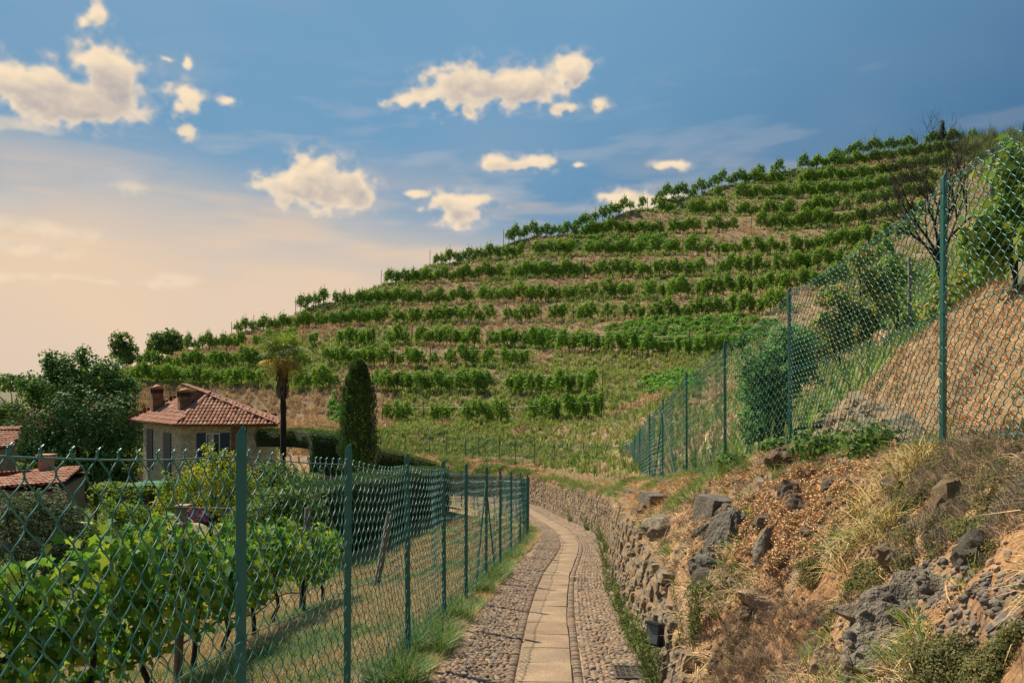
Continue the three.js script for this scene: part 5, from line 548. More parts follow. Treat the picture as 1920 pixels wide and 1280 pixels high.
// ---------------------------------------------------------------- hedges and garden shrubs
function hedge(name, label, pts, w, h, n, L, cols, seed) { const R = rng(seed), b = new B(), root = grp(), core = new B(); for (let i = 0; i < n; i++) { const f = R() * (pts.length - 1), k = Math.min(pts.length - 2, Math.floor(f)), a = pts[k].clone().lerp(pts[k + 1], f - k), d = pts[k + 1].clone().sub(pts[k]).setY(0).normalize(), s = V(-d.z, 0, d.x), hh = Array.isArray(h) ? lerp(h[k], h[k + 1], f - k) : h, face = R(); let u, y, nn; if (face < 0.36) { u = (R() - 0.5) * w; y = hh; nn = V(0, 1, 0); } else { const sd = face < 0.68 ? 1 : -1; u = sd * w / 2; y = R() * hh; nn = s.clone().multiplyScalar(sd); } const bump = 0.09 * n3(a.x * 1.6 + u, y * 1.6, a.z * 1.6) + 0.05 * (R() - 0.7); const p = a.clone().addScaledVector(s, u * (1 + bump)).add(V(0, y * (1 + bump * 0.6) + 0.05 * R(), 0)); const dir = rdir(R).addScaledVector(nn, 0.6).normalize(); b.leaf(p, dir, nn.clone().add(rdir(R).multiplyScalar(0.8)).normalize(), L * (0.7 + R() * 0.6), L * 0.25, jit(pick(cols, R), R)); }
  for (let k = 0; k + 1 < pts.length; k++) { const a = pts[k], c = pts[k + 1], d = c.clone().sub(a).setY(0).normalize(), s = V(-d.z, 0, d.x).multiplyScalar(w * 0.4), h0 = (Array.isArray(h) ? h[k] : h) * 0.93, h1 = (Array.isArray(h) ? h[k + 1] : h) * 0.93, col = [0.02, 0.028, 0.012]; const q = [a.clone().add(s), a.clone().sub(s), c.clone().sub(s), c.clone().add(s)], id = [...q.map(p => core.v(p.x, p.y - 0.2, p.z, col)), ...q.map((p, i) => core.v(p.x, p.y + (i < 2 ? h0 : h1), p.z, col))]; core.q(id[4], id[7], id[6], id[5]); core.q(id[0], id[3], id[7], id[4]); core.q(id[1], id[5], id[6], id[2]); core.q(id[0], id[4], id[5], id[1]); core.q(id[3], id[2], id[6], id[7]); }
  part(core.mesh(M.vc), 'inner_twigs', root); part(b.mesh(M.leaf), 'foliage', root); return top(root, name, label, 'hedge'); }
hedge('hedge', 'long clipped dark hedge running along the grass behind the left fence', [V(-5.55, -3.3, -22.5), V(-5.07, -3.4, -25), V(-4.1, -3.6, -31), V(-3.25, -3.75, -36)], 1.1, [2.1, 2.15, 2.0, 1.75], 26000, 0.075, GREEN.hedge, 3);
hedge('hedge', 'sunlit clipped hedge to the right of the cypress', [at(690, 872, 42), at(755, 880, 42.5), at(818, 888, 43)].map(p => p.setY(p.y - 0.4)), 1.8, [1.35, 1.2, 0.95], 9000, 0.09, [[0.09, 0.14, 0.022], [0.07, 0.115, 0.02], [0.11, 0.16, 0.03]], 4);
hedge('hedge', 'dark clipped hedge block between the palm and the cypress', [at(585, 880, 41), at(650, 885, 41)], 1.4, [1.9, 1.7], 7000, 0.085, GREEN.hedge, 5);
hedge('hedge', 'low sunlit hedge behind the palm trunk', [at(490, 830, 49), at(560, 830, 48.5), at(650, 842, 47)], 1.6, [0.75, 0.8, 0.8], 7000, 0.09, [[0.09, 0.14, 0.022], [0.07, 0.115, 0.02]], 6);
shrub('bush', 'dark rounded shrub to the right of the house wall', 'bush', V((505 - 960) / F * 44, -5.4, -44), [{ c: V(0, 2.3, 0), r: [0.8, 0.9, 0.8] }, { c: V(0.5, 1.6, 0), r: [0.8, 0.9, 0.8] }], 2600, 0.12, GREEN.dark, { seed: 61 });
shrub('bush', 'pale yellow-green broad-leaved plant below the palm', 'bush', V((548 - 960) / F * 40, -5.0, -40), [{ c: V(-0.2, 2.3, 0), r: [0.5, 0.6, 0.5] }, { c: V(0.5, 2.0, 0), r: [0.6, 0.6, 0.5] }, { c: V(0, 1.4, 0), r: [0.9, 0.8, 0.6] }], 1500, 0.16, [[0.16, 0.19, 0.05], [0.12, 0.17, 0.04], [0.20, 0.21, 0.07]], { seed: 62, wide: 0.2 });
shrub('bush', 'large grey-green flowering shrub at the left edge below the outbuilding', 'bush', V((55 - 960) / F * 24, -5.1, -24), [{ c: V(-0.7, 2.9, 0), r: [0.9, 0.8, 0.8] }, { c: V(0.3, 3.1, 0), r: [0.8, 0.7, 0.8] }, { c: V(0.9, 2.5, 0), r: [0.8, 0.9, 0.8] }, { c: V(0, 1.7, 0), r: [1.6, 1.4, 1] }, { c: V(1.1, 1.4, 0), r: [0.7, 1.1, 0.8] }], 9000, 0.085, [[0.08, 0.13, 0.045], [0.11, 0.16, 0.065], [0.055, 0.10, 0.035], [0.22, 0.24, 0.16]], { seed: 63, clump: 0.14 });
// ---------------------------------------------------------------- garden: pergola, rail, pier, cloth, paving
{
  const R = rng(70), d = 40, p0 = at(178, 930, d), root = grp(V(p0.x, -6.2, -d)), H = 2.55, wood = std({ color: new THREE.Color().setRGB(0.10, 0.075, 0.055) }); for (const [x, z] of [[0, 0], [2.6, 0], [0, -2.4], [2.6, -2.4]]) { const b = new B(); b.box(x - 0.06, x + 0.06, -0.3, H, z - 0.06, z + 0.06); part(b.mesh(wood), 'post', root); } for (const z of [0.1, -0.8, -1.6, -2.5]) { const b = new B(); b.box(-0.3, 2.9, H, H + 0.12, z - 0.04, z + 0.04); part(b.mesh(wood), 'beam', root); } const fb = new B(); lobes(fb, R, [{ c: V(0.3, H + 0.15, -0.6), r: [0.8, 0.3, 1.2] }, { c: V(1.4, H + 0.1, -0.6), r: [0.9, 0.28, 1.2] }, { c: V(2.4, H + 0.1, -0.6), r: [0.7, 0.28, 1.2] }, { c: V(0.1, H - 0.5, 0.1), r: [0.4, 0.7, 0.3] }, { c: V(0.8, H - 0.3, 0.1), r: [0.35, 0.4, 0.3] }], 2600, 0.12, GREEN.vine, {}); part(fb.mesh(M.leaf), 'climber', root); const nb = new B(); for (let i = 0; i <= 10; i++) for (let j = 0; j <= 6; j++) nb.v(lerp(1.3, 3.0, i / 10), H + 0.25 + 0.08 * n2(i * 0.7, j * 0.9), lerp(-0.2, -2.4, j / 6)); for (let i = 0; i < 10; i++) for (let j = 0; j < 6; j++) nb.q(i * 7 + j, i * 7 + j + 1, (i + 1) * 7 + j + 1, (i + 1) * 7 + j); part(nb.mesh(std({ color: new THREE.Color().setRGB(0.015, 0.13, 0.11), side: THREE.DoubleSide })), 'shade_net', root); top(root, 'pergola', 'garden pergola overgrown with climber and a teal shade net', 'pergola');
  const q = at(190, 995, 41), rail = grp(V(q.x, groundY(q.x, 41), -41)); for (let i = 0; i < 4; i++) { const b = new B(); b.tube([V(i * 0.5, -0.2, i * -0.25), V(i * 0.5, 0.65, i * -0.25)], 0.05, 6, [0.14, 0.09, 0.06]); part(b.mesh(M.bark), 'post', rail); } const rb = new B(); rb.tube([V(-0.1, 0.5, 0.05), V(1.6, 0.5, -0.8)], 0.035, 6, [0.14, 0.09, 0.06]); part(rb.mesh(M.bark), 'rail', rail); top(rail, 'garden_rail', 'short rustic wooden rail on the lawn', 'rail');
  { const b = new B(), x0 = (205 - 960) / F * 44; b.box(x0, x0 + 5.5, -6.42, -6.24, -46, -43.6); top(b.mesh(std({ color: new THREE.Color().setRGB(0.52, 0.40, 0.29), map: T.slab })), 'terrace', 'pale paved terrace beside the house', 'terrace', { kind: 'structure' }); }
  { const b = new B(), p = at(343, 1000, 31); b.box(p.x - 0.2, p.x + 0.2, -6, EYE - 230 / F * 31, p.z - 0.2, p.z + 0.2); b.box(p.x - 0.26, p.x + 0.26, EYE - 230 / F * 31, EYE - 226 / F * 31, p.z - 0.26, p.z + 0.26); top(b.mesh(std({ color: new THREE.Color().setRGB(0.46, 0.38, 0.28), map: T.masonry })), 'gate_pier', 'square stone garden pier below the yellow-green tree', 'pier'); }
  { const b = new B(), p = at(370, 963, 29), N = 18, Mm = 12, W = 0.78, Hh = 0.46, cols = [[0.45, 0.05, 0.09], [0.10, 0.04, 0.30], [0.45, 0.10, 0.35], [0.55, 0.45, 0.4], [0.05, 0.07, 0.35], [0.5, 0.12, 0.05]]; for (let i = 0; i < N; i++) for (let j = 0; j < Mm; j++) { const c = cols[PERM[(Math.floor(i / 2) * 7 + Math.floor(j / 2) * 31) & 255] % 6], X = k => (k / N - 0.5) * W, Y = k => (0.5 - k / Mm) * Hh, Z = (k, l) => 0.05 * Math.sin(k * 0.9) * l / Mm; const v = [[i, j + 1], [i + 1, j + 1], [i + 1, j], [i, j]].map(([k, l]) => b.v(p.x + X(k), p.y + Y(l) - 0.03 * k / N * 2, p.z + Z(k, l), c)); b.q(...v); } const root = grp(); part(b.mesh(std({ vertexColors: true, side: THREE.DoubleSide })), 'cloth', root); const l = new B(); l.tube([V(p.x - 1.0, p.y + 0.26, p.z - 0.01), V(p.x, p.y + 0.235, p.z - 0.01), V(p.x + 1.2, p.y + 0.2, p.z - 0.01)], 0.006, 4, [0.5, 0.5, 0.5]); l.tube([V(p.x + 1.2, -6, p.z - 0.01), V(p.x + 1.2, p.y + 0.25, p.z - 0.01)], 0.025, 6, [0.3, 0.3, 0.3]); part(l.mesh(M.vc), 'line', root); top(root, 'laundry', 'colourful red and purple patterned cloth hung out in the garden', 'cloth'); }
}

tree('bush_tree', 'bushy green garden tree at the end of the clipped hedge', 545, -4.6, 22, [[500, 960, 0.6, 0.55], [545, 945, 0.65, 0.6], [590, 955, 0.5, 0.55], [520, 1000, 0.7, 0.5], [575, 1000, 0.6, 0.5], [460, 985, 0.5, 0.5]], 5200, 0.09, GREEN.mid, { seed: 14, clump: 0.18, tr: 0.07 });
tree('bush_tree', 'bright green garden shrub below the pergola', 235, -5.4, 30, [[215, 960, 0.6, 0.6], [255, 975, 0.7, 0.6], [285, 990, 0.6, 0.6], [180, 1000, 0.6, 0.5]], 4200, 0.09, GREEN.vine, { seed: 15, clump: 0.18, tr: 0.07 });
tree('bush_tree', 'green shrub beside the terrace under the house wall', 290, -6.2, 42, [[270, 930, 0.8, 0.8], [300, 945, 0.9, 0.8], [255, 955, 0.8, 0.6]], 3600, 0.11, GREEN.mid, { seed: 16, clump: 0.22, tr: 0.08 });
tree('broadleaf_tree', 'broad green tree beside the glossy tree at the left picture edge', -70, -7, 74, [[-110, 760, 3, 2.4], [-50, 750, 2.8, 2.4], [-10, 790, 2.4, 2.2], [-80, 800, 3.4, 2.4], [-140, 790, 2.6, 2.2]], 8000, 0.28, GREEN.mid, { seed: 17, clump: 0.5, tr: 0.3 });
tree('broadleaf_tree', 'wide dark tree at the end of the hill, mostly past the left edge', -180, -7, 80, [[-230, 770, 3.2, 2.6], [-170, 750, 3, 2.6], [-200, 810, 3.6, 2.4], [-280, 790, 3, 2.4]], 7000, 0.3, GREEN.mid, { seed: 18, clump: 0.5, tr: 0.3 });
// ---------------------------------------------------------------- vine row behind the left fence
{
  const R = rng(300), N = ['first', 'second', 'third', 'fourth', 'fifth', 'sixth', 'seventh', 'eighth', 'ninth', 'tenth', 'eleventh'], ds = [3.3, 4.3, 5.3, 6.3, 7.4, 8.5, 9.6, 10.8, 12.0, 13.3, 14.7];
  const lv = []; for (let k = 0; k < 5; k++) { const b = new B(), n = V(0.1 * (k - 2), 1, 0.15 * (k % 3 - 1)).normalize(); b.vine(V(0, 0, 0), V(0, 0, 1), n, 1, null); b.c = []; lv.push(b.geo()); }
  const lm = [[0.135, 0.29, 0.026], [0.185, 0.345, 0.03], [0.095, 0.235, 0.023], [0.30, 0.385, 0.04], [0.065, 0.18, 0.02]].map(c => new THREE.MeshPhysicalMaterial({ color: new THREE.Color().setRGB(...c), roughness: 0.85, transmission: 0.48, thickness: 0, side: THREE.DoubleSide, specularIntensity: 0.7 }));
  const tops = [[3, 5, 7, 10, 12.5, 15], [0.85, 0.72, 0.45, -0.1, -0.55, -0.95]], cols = lm.map(m => m.color.toArray());
  ds.forEach((d, i) => {
    const x = -3.25 - 0.02 * d + (R() - 0.5) * 0.15, y = groundY(x, d), H = tab(tops[0], tops[1], d) - y + (R() - 0.5) * 0.2, root = grp(V(x, y, -d)), low = d < 7.8 ? 0.3 : 0.62;
    const tb = new B(), P = [V(0, -0.15, 0)]; for (let j = 1; j <= 5; j++) P.push(V((R() - 0.5) * 0.09, H * 0.5 * j / 5, (R() - 0.5) * 0.1)); tb.tube(P, [0.035, 0.03, 0.028, 0.026, 0.024, 0.02], 6, [0.085, 0.06, 0.045]); for (const s of [-1, 1]) tb.tube([P[5], V(0.03, H * 0.6, s * 0.3), V(0, H * 0.66, s * 0.62)], [0.018, 0.014, 0.008], 5, [0.10, 0.07, 0.05]); for (let j = 0; j < 7; j++) { const z = (R() - 0.5) * 1.1; tb.tube([V(0, H * 0.58, z), V((R() - 0.5) * 0.25, H * 0.8, z + (R() - 0.5) * 0.2), V((R() - 0.5) * 0.4, H * (0.95 + R() * 0.12), z + (R() - 0.5) * 0.3)], [0.008, 0.006, 0.003], 4, [0.14, 0.15, 0.05]); } part(tb.mesh(M.bark), 'trunk', root);
    const L = []; for (let j = 0; j < 11; j++) L.push({ c: V((R() - 0.5) * 0.4, lerp(low + 0.12, H - 0.12, R()), (j / 10 - 0.5) * 1.15), r: [0.27 + R() * 0.1, 0.22 + R() * 0.14, 0.25] });
    const cb = new B(); lobes(cb, R, L, d < 6 ? 1050 : 760, 0.085, cols, { lobed: true, droop: 0.8, shell: 0.55 }); part(cb.mesh(M.leaf), 'foliage', root);
    const nl = d < 9 ? 70 : 30; for (let j = 0; j < nl; j++) { const l = pick(L, R), a = rdir(R); a.x = Math.abs(a.x); const o = new THREE.Mesh(pick(lv, R), pick(lm, R)); o.position.set(l.c.x + a.x * l.r[0] * 1.05, l.c.y + a.y * l.r[1] * 1.05, l.c.z + a.z * l.r[2] * 1.05); const nrm = V(a.x * 0.8 + (R() - 0.5) * 0.5, 0.75, a.z * 0.6 + (R() - 0.5) * 0.6).normalize(); let dir = V(a.x + (R() - 0.5), -0.7, a.z + (R() - 0.5)); dir.addScaledVector(nrm, -dir.dot(nrm)).normalize(); o.quaternion.setFromRotationMatrix(new THREE.Matrix4().makeBasis(nrm.clone().cross(dir), nrm, dir)); const s = 0.065 + R() * 0.05; o.scale.setScalar(s); part(o, 'leaf', root); }
    top(root, 'grapevine', `${N[i]} leafy grapevine from the near end of the row behind the left fence`, 'grapevine', { group: 'vine row behind the left fence' });
  });
  const old = (a, c, r, lab) => { const b = new B(), dir = c.clone().sub(a); b.tube([a.clone().addScaledVector(dir, -0.1), a, a.clone().lerp(c, 0.5).add(V(0.012, 0, 0.01)), c], [r, r, r * 0.94, r * 0.88], 9, OLDWOOD); top(b.mesh(M.bark), 'vine_post', lab, 'post', { group: 'old posts behind the left fence' }); };
  { const a = at(705, 1122, 17), g = groundY(a.x, 17); a.y = g; old(a, at(731, 960, 17), 0.075, 'weathered grey post leaning over on the dry grass behind the left fence'); } { const d = 13.6, a = V((565 - 960) / F * d, groundY((565 - 960) / F * d, d), -d); old(a, at(577, 952, d), 0.06, 'weathered post at the end of the near vine row'); } { const d = 8, x = -3.35; old(V(x, groundY(x, d), -d), V(x + 0.05, groundY(x, d) + 1.6, -d), 0.045, 'thin post hidden among the near vine leaves'); }
  { const b = new B(), P = []; for (let d = 3.2; d < 15.4; d += 0.5) { const x = -3.22 - 0.02 * d; P.push(V(x, groundY(x, d) + 0.42 + 0.05 * Math.sin(d * 2.2), -d)); } b.tube(P, 0.011, 6); top(b.mesh(std({ color: new THREE.Color().setRGB(0.02, 0.022, 0.024), roughness: 0.5 })), 'irrigation_hose', 'black irrigation hose strung along the near vine row', 'hose'); }
}
// ---------------------------------------------------------------- grass on the left
const grassD = [21, 22, 23].map(k => tuftGeo(k, 14, 0.14, 0.0035, 0.9, 0.07, [[0.50, 0.35, 0.16], [0.42, 0.31, 0.13], [0.58, 0.42, 0.2], [0.32, 0.28, 0.09]])), grassG = [24, 25, 26].map(k => tuftGeo(k, 14, 0.17, 0.004, 0.8, 0.06, [[0.12, 0.23, 0.03], [0.18, 0.28, 0.04], [0.08, 0.18, 0.025], [0.33, 0.32, 0.08]])), tallG = [27, 28].map(k => tuftGeo(k, 18, 0.42, 0.005, 0.7, 0.07, [[0.12, 0.24, 0.035], [0.20, 0.30, 0.05], [0.42, 0.36, 0.11], [0.08, 0.19, 0.03]]));
{
  const R = rng(500), D = [], G = [], TT = [];
  for (let i = 0; i < 90000; i++) { const d = 4 + 30 * Math.pow(R(), 1.5), x = -1.4 + 0.087 * d - R() * R() * 8 - 0.02, [s, t] = toST(x, d); if (t > leftEdge(s) - 0.06 || t < -9) continue; const l = -t - 1.3, y = groundY(x, d), g = fbm(x * 0.8, d * 0.8, 3) + (Math.abs(l) < 0.18 ? 0.2 : l < 0 ? 0.02 : 0) + sm(18, 28, d) * 0.1 - 0.22; const q = { x, y, z: -d, s: 0.55 + R() * 0.7, c: jit([1, 1, 1], R, 0.22) }; if (d > 20) q.s *= 1.3; if (g + (R() - 0.5) * 0.3 > 0.06) { if (R() < (l < 0.3 ? 0.45 : 0.8)) G.push(q); } else if (R() < (l < 0.3 ? 0.5 : 0.85)) D.push(q); }
  for (let i = 0; i < 1500; i++) { const d = 6 + R() * R() * 24, x = -1.65 + 0.0873 * d + (R() - 0.35) * 0.42, [s, t] = toST(x, d); if (t > leftEdge(s) - 0.02 || n2(d * 1.6, 4) < -0.05) continue; TT.push({ x, y: groundY(x, d), z: -d, s: 0.4 + R() * 0.75, c: jit([1, 1, 1], R, 0.2) }); }
  scatter('dry_grass', 'short dry straw grass behind and along the left fence', 'dry grass', grassD, M.dry, D, 7); scatter('green_grass', 'short green grass behind and along the left fence', 'grass', grassG, M.grass, G, 8); scatter('fence_weeds', 'taller green and yellow grass growing along the foot of the left fence', 'weeds', tallG, M.grass, TT, 9);
  const P = []; for (let i = 0; i < 9000; i++) { const d = 18 + R() * 38, x = -7 - d * 0.28 - R() * 16; P.push({ x, y: groundY(x, d), z: -d, s: 1.2 + R(), c: jit([1, 1, 1], R, 0.2) }); } scatter('lawn', 'green mown lawn of the garden below the house', 'lawn', grassG, M.grass, P, 10);
}
// ---------------------------------------------------------------- dry mound, bank cover
{
  const R = rng(600), up = V(0, 1, 0), nrm = (s, t) => { const e = 0.05, [x0, d0] = fromST(s, t), [x1, d1] = fromST(s + e, t), [x2, d2] = fromST(s, t + e), a = V(x1 - x0, bankY(s + e, t) - bankY(s, t), -(d1 - d0)), c = V(x2 - x0, bankY(s, t + e) - bankY(s, t), -(d2 - d0)), n = a.cross(c).normalize(); return n.y < 0 ? n.negate() : n; };
  const P = []; for (let i = 0; i < 26000; i++) { const s = 3 + R() * 13, u = R() * 6.5, t = fenceT(s) + u; if (R() > 0.35 + 0.65 * sm(-0.5, 0.1, n2(s * 1.3, t * 1.3))) continue; const [x, d] = fromST(s, t); if ((x / d) > 0.72) continue; P.push({ x, y: bankY(s, t) - 0.01, z: -d, s: 0.5 + R() * 0.7, c: jit(mix3([1.0, 0.95, 0.93], [0.62, 0.58, 0.55], sm(0.0, 0.4, fbm(s * 1.6 + 5, t * 1.6, 3))), R, 0.28), n: nrm(s, t) }); }
  scatter('dry_grass', 'parched orange-brown grass covering the mound behind the right fence', 'dry grass', [31, 32, 33].map(k => tuftGeo(k, 16, 0.12, 0.004, 1.2, 0.09, [[0.62, 0.43, 0.25], [0.52, 0.35, 0.20], [0.70, 0.51, 0.31], [0.42, 0.28, 0.16]])), M.dry, P, 11);
  { const Q = []; for (let i = 0; i < 2600; i++) { const s = 4 + R() * 10, t = fenceT(s) + 0.1 + R() * 5; if (fbm(s * 1.2 + 70, t * 1.2, 2) < 0.16) continue; const [x, d] = fromST(s, t); Q.push({ x, y: bankY(s, t), z: -d, s: 0.5 + R() * 0.7, c: jit([1, 1, 1], R, 0.25), n: nrm(s, t) }); } scatter('mound_weeds', 'patches of green weeds in the dry mound behind the right fence', 'weeds', grassG, M.grass, Q, 12); }
  // zones of different growth
  const Z = []; const z = (type, ...l) => { for (const [px, py, r] of l) { const p = bankAt(px, py); if (p) Z.push({ type, x: p.x, y: p.y, d: p.d, r }); } };
  z('creeper', [1400, 900, 0.3], [1500, 915, 0.4], [1560, 905, 0.35], [1450, 975, 0.4], [1490, 1050, 0.3], [1530, 985, 0.4], [1400, 950, 0.3], [1470, 865, 0.2]);
  z('long', [1655, 930, 0.3], [1625, 1005, 0.27], [1590, 1060, 0.22], [1700, 880, 0.35], [1270, 880, 0.35]);
  z('heath', [1760, 890, 0.4], [1850, 890, 0.45], [1800, 960, 0.35], [1730, 1000, 0.28], [1890, 960, 0.4], [1690, 1060, 0.2], [1780, 1020, 0.2]);
  z('purple', [1395, 1190, 0.22], [1450, 1160, 0.28], [1490, 1230, 0.32], [1385, 1260, 0.3], [1440, 1290, 0.3], [1540, 1150, 0.15]);
  z('thyme', [1625, 1085, 0.16], [1650, 1110, 0.14], [1780, 1255, 0.2], [1850, 1265, 0.22], [1560, 1165, 0.14], [1510, 1075, 0.12], [1820, 985, 0.2], [1700, 960, 0.14], [1900, 1240, 0.15]);
  z('pebble', [1700, 1110, 0.28], [1780, 1080, 0.3], [1850, 1140, 0.3], [1660, 1130, 0.15]);
  z('bare', [1880, 1040, 0.25], [1560, 1110, 0.25], [1480, 1105, 0.25], [1620, 1160, 0.12]);
  const out = { creeper: [], long: [], heath: [], purple: [], thyme: [], pebble: [], straw: [], green: [], grit: [] };
  for (let i = 0; i < 60000; i++) {
    const s = 3.4 + Math.pow(R(), 1.8) * 62, tf = fenceT(s), hw = wallH(s), t = lerp(WB + 0.06 + hw * 0.11, tf + 0.3, R()), [x, d] = fromST(s, t), y = bankY(s, t); let best = null, bw = 0.0; for (const q of Z) { const e = ((q.x - x) ** 2 + (q.y - y) ** 2 + (q.d - d) ** 2) / (q.r * q.r), w = Math.exp(-e * 1.1) * (1 + 0.7 * fbm(x * 5 + q.r * 90, (d + y) * 5, 2)); if (w > bw) { bw = w; best = q.type; } }
    const q = { x, y, z: -d, s: (0.7 + R() * 0.6) * (1 + Math.max(0, s - 12) * 0.045), c: jit([1, 1, 1], R, 0.28), n: nrm(s, t) }; if (best && bw > 0.25 && R() < bw * 1.9) { if (best === 'bare') { if (R() < 0.25) out.grit.push(q); } else { const keep = { creeper: 0.85, long: 0.17, heath: 0.75, purple: 0.9, thyme: 0.7, pebble: 0.8 }[best]; if (R() < keep) { if (best === 'heath' && R() < 0.3) out.thyme.push(q); else out[best].push(q); } else out.grit.push(q); } }
    else { const k = fbm(s * 1.1 + 20, t * 1.6, 3), f = R(); if (s > 9.5) { if (k > 0.12) { if (f < 0.5) out.green.push(q); } else if (f < 0.5) out.straw.push(q); else if (f < 0.65) out.creeper.push(q); else if (f < 0.9) out.grit.push(q); } else if (f < 0.2) out.straw.push(q); else if (f < 0.7) out.grit.push(q); else if (f < 0.76 && k > 0) out.green.push(q); else if (f < 0.84) out.heath.push(q); }
  }
  const curl = k => { const b = new B(), r = rng(k); for (let i = 0; i < 26; i++) { const p = rdir(r).multiplyScalar(0.04 * Math.sqrt(r())); p.y = Math.abs(p.y) * 0.9; b.leaf(p, rdir(r), rdir(r), 0.015 + r() * 0.012, 0.006, jit(pick([[0.56, 0.35, 0.18], [0.46, 0.28, 0.15], [0.64, 0.42, 0.23], [0.34, 0.21, 0.12], [0.38, 0.31, 0.12]], r), r)); } return b.geo(); };
  scatter('brown_creeper', 'mat of curled orange-brown dead creeper on the bank below the right fence', 'creeper', [41, 42, 43].map(curl), M.dry, out.creeper, 21);
  scatter('long_grass', 'yellow and green long grass hanging down the middle of the bank', 'grass', [44, 45, 46].map(k => tuftGeo(k, 16, 0.22, 0.0022, 1.5, 0.06, [[0.56, 0.38, 0.14], [0.46, 0.32, 0.12], [0.18, 0.22, 0.04], [0.55, 0.40, 0.19], [0.13, 0.18, 0.035], [0.24, 0.25, 0.06]])), M.dry, out.long, 22);
  scatter('grey_heath', 'grey-brown twiggy heath at the top of the near bank', 'heath', [47, 48, 49].map(k => twigGeo(k, 14, 0.085, 0.0016, [[0.42, 0.32, 0.25], [0.32, 0.25, 0.19], [0.54, 0.41, 0.31], [0.24, 0.19, 0.15], [0.18, 0.19, 0.07]])), M.vc, out.heath, 23);
  scatter('purple_heather', 'dry purple-brown heather hanging over the near end of the wall', 'heather', [50, 51, 52].map(k => twigGeo(k, 16, 0.075, 0.0015, [[0.36, 0.225, 0.20], [0.47, 0.31, 0.26], [0.27, 0.17, 0.15], [0.54, 0.40, 0.28], [0.34, 0.29, 0.15], [0.22, 0.22, 0.08]])), M.vc, out.purple, 24);
  scatter('thyme', 'low olive-green thyme cushions dotted over the bank', 'thyme', [53, 54].map(k => { const g = clumpGeo(k, 90, 0.055, 0.012, [[0.17, 0.19, 0.045], [0.22, 0.22, 0.06], [0.12, 0.145, 0.035], [0.28, 0.23, 0.09]], 0.8); return g; }), M.leaf, out.thyme, 25);
  const pg = [1, 2, 3].map(k => { const g = boxRock(k + 20, 0.9); g.scale(0.05, 0.036, 0.045); return g; }), pc = [[0.24, 0.215, 0.19], [0.32, 0.275, 0.22], [0.18, 0.17, 0.16], [0.40, 0.31, 0.21]]; for (const q of out.pebble) { q.c = jit(pick(pc, R), R, 0.25); q.s = 0.22 + R() * R() * 0.85; } for (const q of out.grit) { q.c = jit(pick([[0.5, 0.33, 0.19], [0.42, 0.28, 0.17], [0.30, 0.24, 0.19], [0.55, 0.4, 0.26]], R), R, 0.25); q.s = 0.15 + R() * R() * R() * 1.1; }
  scatter('pebbles', 'grey pebbles bedded in the near bank', 'pebbles', pg, std({ color: 0xffffff, map: T.stone, roughness: 0.9 }), out.pebble, 26); scatter('grit', 'small ochre stones and crumbs of earth lying on the bank', 'gravel', pg, std({ color: 0xffffff, map: T.stone, roughness: 0.95 }), out.grit, 27);
  scatter('straw', 'dead straw lying over the bank', 'straw', [55, 56].map(k => tuftGeo(k, 10, 0.13, 0.0022, 1.7, 0.07, [[0.52, 0.34, 0.165], [0.43, 0.28, 0.14], [0.58, 0.40, 0.2]])), M.dry, out.straw, 28); scatter('bank_weeds', 'green weeds growing on the bank along the lane', 'weeds', grassG, M.grass, out.green, 29);
  // weeds along the foot of the wall
  const W = [[6.9, 0.5, 'green weeds at the foot of the wall beside the lamp', 0.4], [7.3, 0.42, 'yellow-green weeds spreading on the cobbles below the lamp', 0.35], [8.4, 0.3, 'weeds at the wall foot just past the lamp', 0.3], [9.6, 0.36, 'bushy green weeds against the wall in the middle distance', 0.36], [11.0, 0.34, 'dark green weeds leaning out over the cobbles', 0.34], [13.0, 0.36, 'green weeds by the wall beside the second grate', 0.36], [16.5, 0.5, 'tall green weeds climbing the wall beyond the second grate', 0.5], [20, 0.36, 'weeds at the wall foot before the bend', 0.36], [24, 0.55, 'tall leafy weed against the wall near the bend', 0.55], [29, 0.4, 'weeds by the wall at the start of the bend', 0.4], [35, 0.5, 'weeds on the outside of the bend', 0.5]];
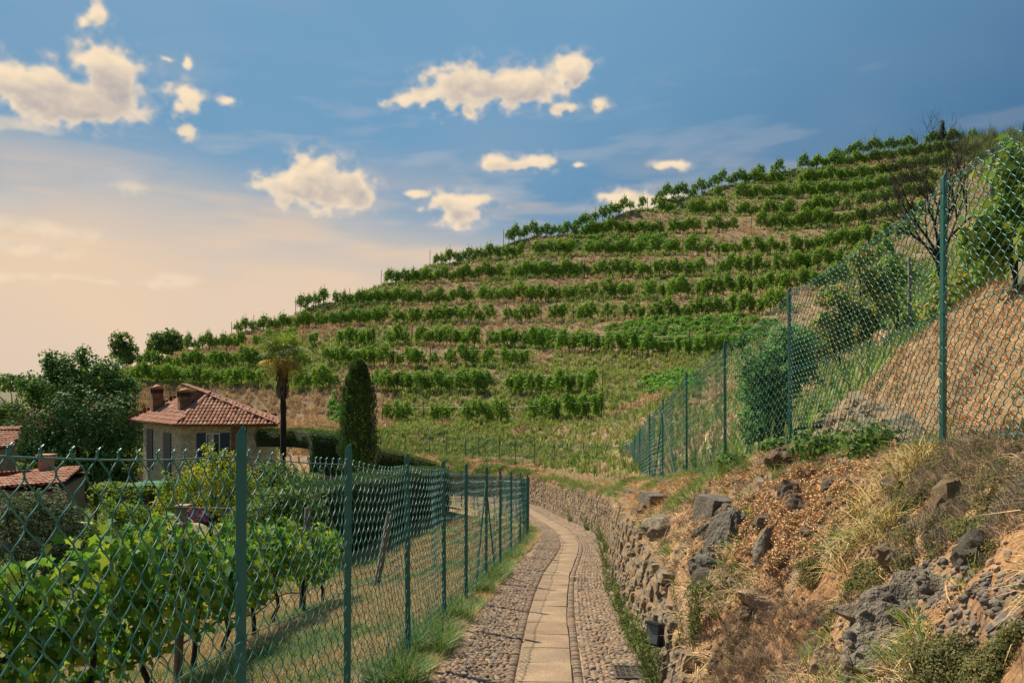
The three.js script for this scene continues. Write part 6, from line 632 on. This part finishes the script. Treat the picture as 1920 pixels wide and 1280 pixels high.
  W.forEach(([s, h, lab], i) => { const r = rng(700 + i), root = grp(), [x, d] = fromST(s, WB - 0.06); root.position.set(x, pathY(s), -d); const b = new B(); for (let j = 0; j < 70; j++) { const a = r() * 6.28, dr = V(Math.cos(a), 0, Math.sin(a)); dr.x -= 0.35; b.blade(V((r() - 0.6) * 0.16, -0.02, (r() - 0.5) * 0.6), dr.normalize(), h * (0.4 + r() * 0.7), 0.005, 0.3 + r() * 0.8, jit(pick([[0.12, 0.18, 0.03], [0.18, 0.23, 0.04], [0.27, 0.27, 0.07], [0.09, 0.15, 0.025]], r), r)); } part(b.mesh(M.grass), 'blades', root); const sb = new B(); for (let j = 0; j < 10; j++) { let p = V((r() - 0.6) * 0.12, 0, (r() - 0.5) * 0.45), dd = V(-0.25 + (r() - 0.5) * 0.3, 1, (r() - 0.5) * 0.4).normalize(); const P2 = [p]; for (let k = 1; k <= 4; k++) { dd.add(rdir(r).multiplyScalar(0.12)).normalize(); p = p.clone().addScaledVector(dd, h * 0.3); P2.push(p); for (let m = 0; m < 7; m++) sb.leaf(p.clone().lerp(P2[k - 1], r()), rdir(r), rdir(r), 0.035 + r() * 0.03, 0.008, jit(pick([[0.12, 0.18, 0.03], [0.18, 0.24, 0.045], [0.09, 0.14, 0.025]], r), r)); } sb.tube(P2, [0.003, 0.003, 0.002, 0.002, 0.001], 3, [0.16, 0.18, 0.05], false); } part(sb.mesh(M.leaf), 'leafy_stems', root); top(root, 'weed', lab, 'weed', { group: 'weeds along the wall foot' }); });
  { const r = rng(750), p = bankAt(1310, 1190), root = grp(V(p.x - 0.04, p.y - 0.35, -p.d)); const sb = new B(); for (let j = 0; j < 12; j++) { let q = V((r() - 0.5) * 0.1, 0, (r() - 0.5) * 0.2), dd = V((r() - 0.5) * 0.25, 1, (r() - 0.5) * 0.25).normalize(); const P2 = [q]; for (let k = 1; k <= 6; k++) { dd.add(rdir(r).multiplyScalar(0.08)).normalize(); q = q.clone().addScaledVector(dd, 0.13); P2.push(q); for (let m = 0; m < 9; m++) sb.leaf(q.clone().lerp(P2[k - 1], r()), rdir(r).add(V(0, 0.4, 0)).normalize(), rdir(r), 0.04 + r() * 0.03, 0.006, jit(pick([[0.14, 0.19, 0.03], [0.22, 0.25, 0.05], [0.10, 0.15, 0.03]], r), r)); } sb.tube(P2, [0.004, 0.004, 0.003, 0.003, 0.002, 0.002, 0.001], 4, [0.2, 0.2, 0.06], false); } part(sb.mesh(M.leaf), 'leafy_stems', root); top(root, 'weed', 'tall slender green weed growing in front of the wall beside the lamp', 'weed', { group: 'weeds along the wall foot' }); }
  { const r = rng(760), p = bankAt(1185, 905), root = grp(V(p.x, p.y - 0.03, -p.d)), b = new B(); for (let j = 0; j < 260; j++) { const a = r() * 6.28; b.blade(V((r() - 0.5) * 0.5, 0, (r() - 0.5) * 0.5), V(Math.cos(a), 0, Math.sin(a)), 0.5 * (0.5 + r() * 0.6), 0.007, 0.5 + r() * 0.7, jit(pick([[0.6, 0.42, 0.21], [0.5, 0.34, 0.16], [0.68, 0.5, 0.28]], r), r)); } part(b.mesh(M.dry), 'blades', root); top(root, 'grass_tuft', 'large dry straw-coloured grass tuft under the fence at the far end of the bank', 'grass tuft'); }
}
renderer.render(scene, camera);
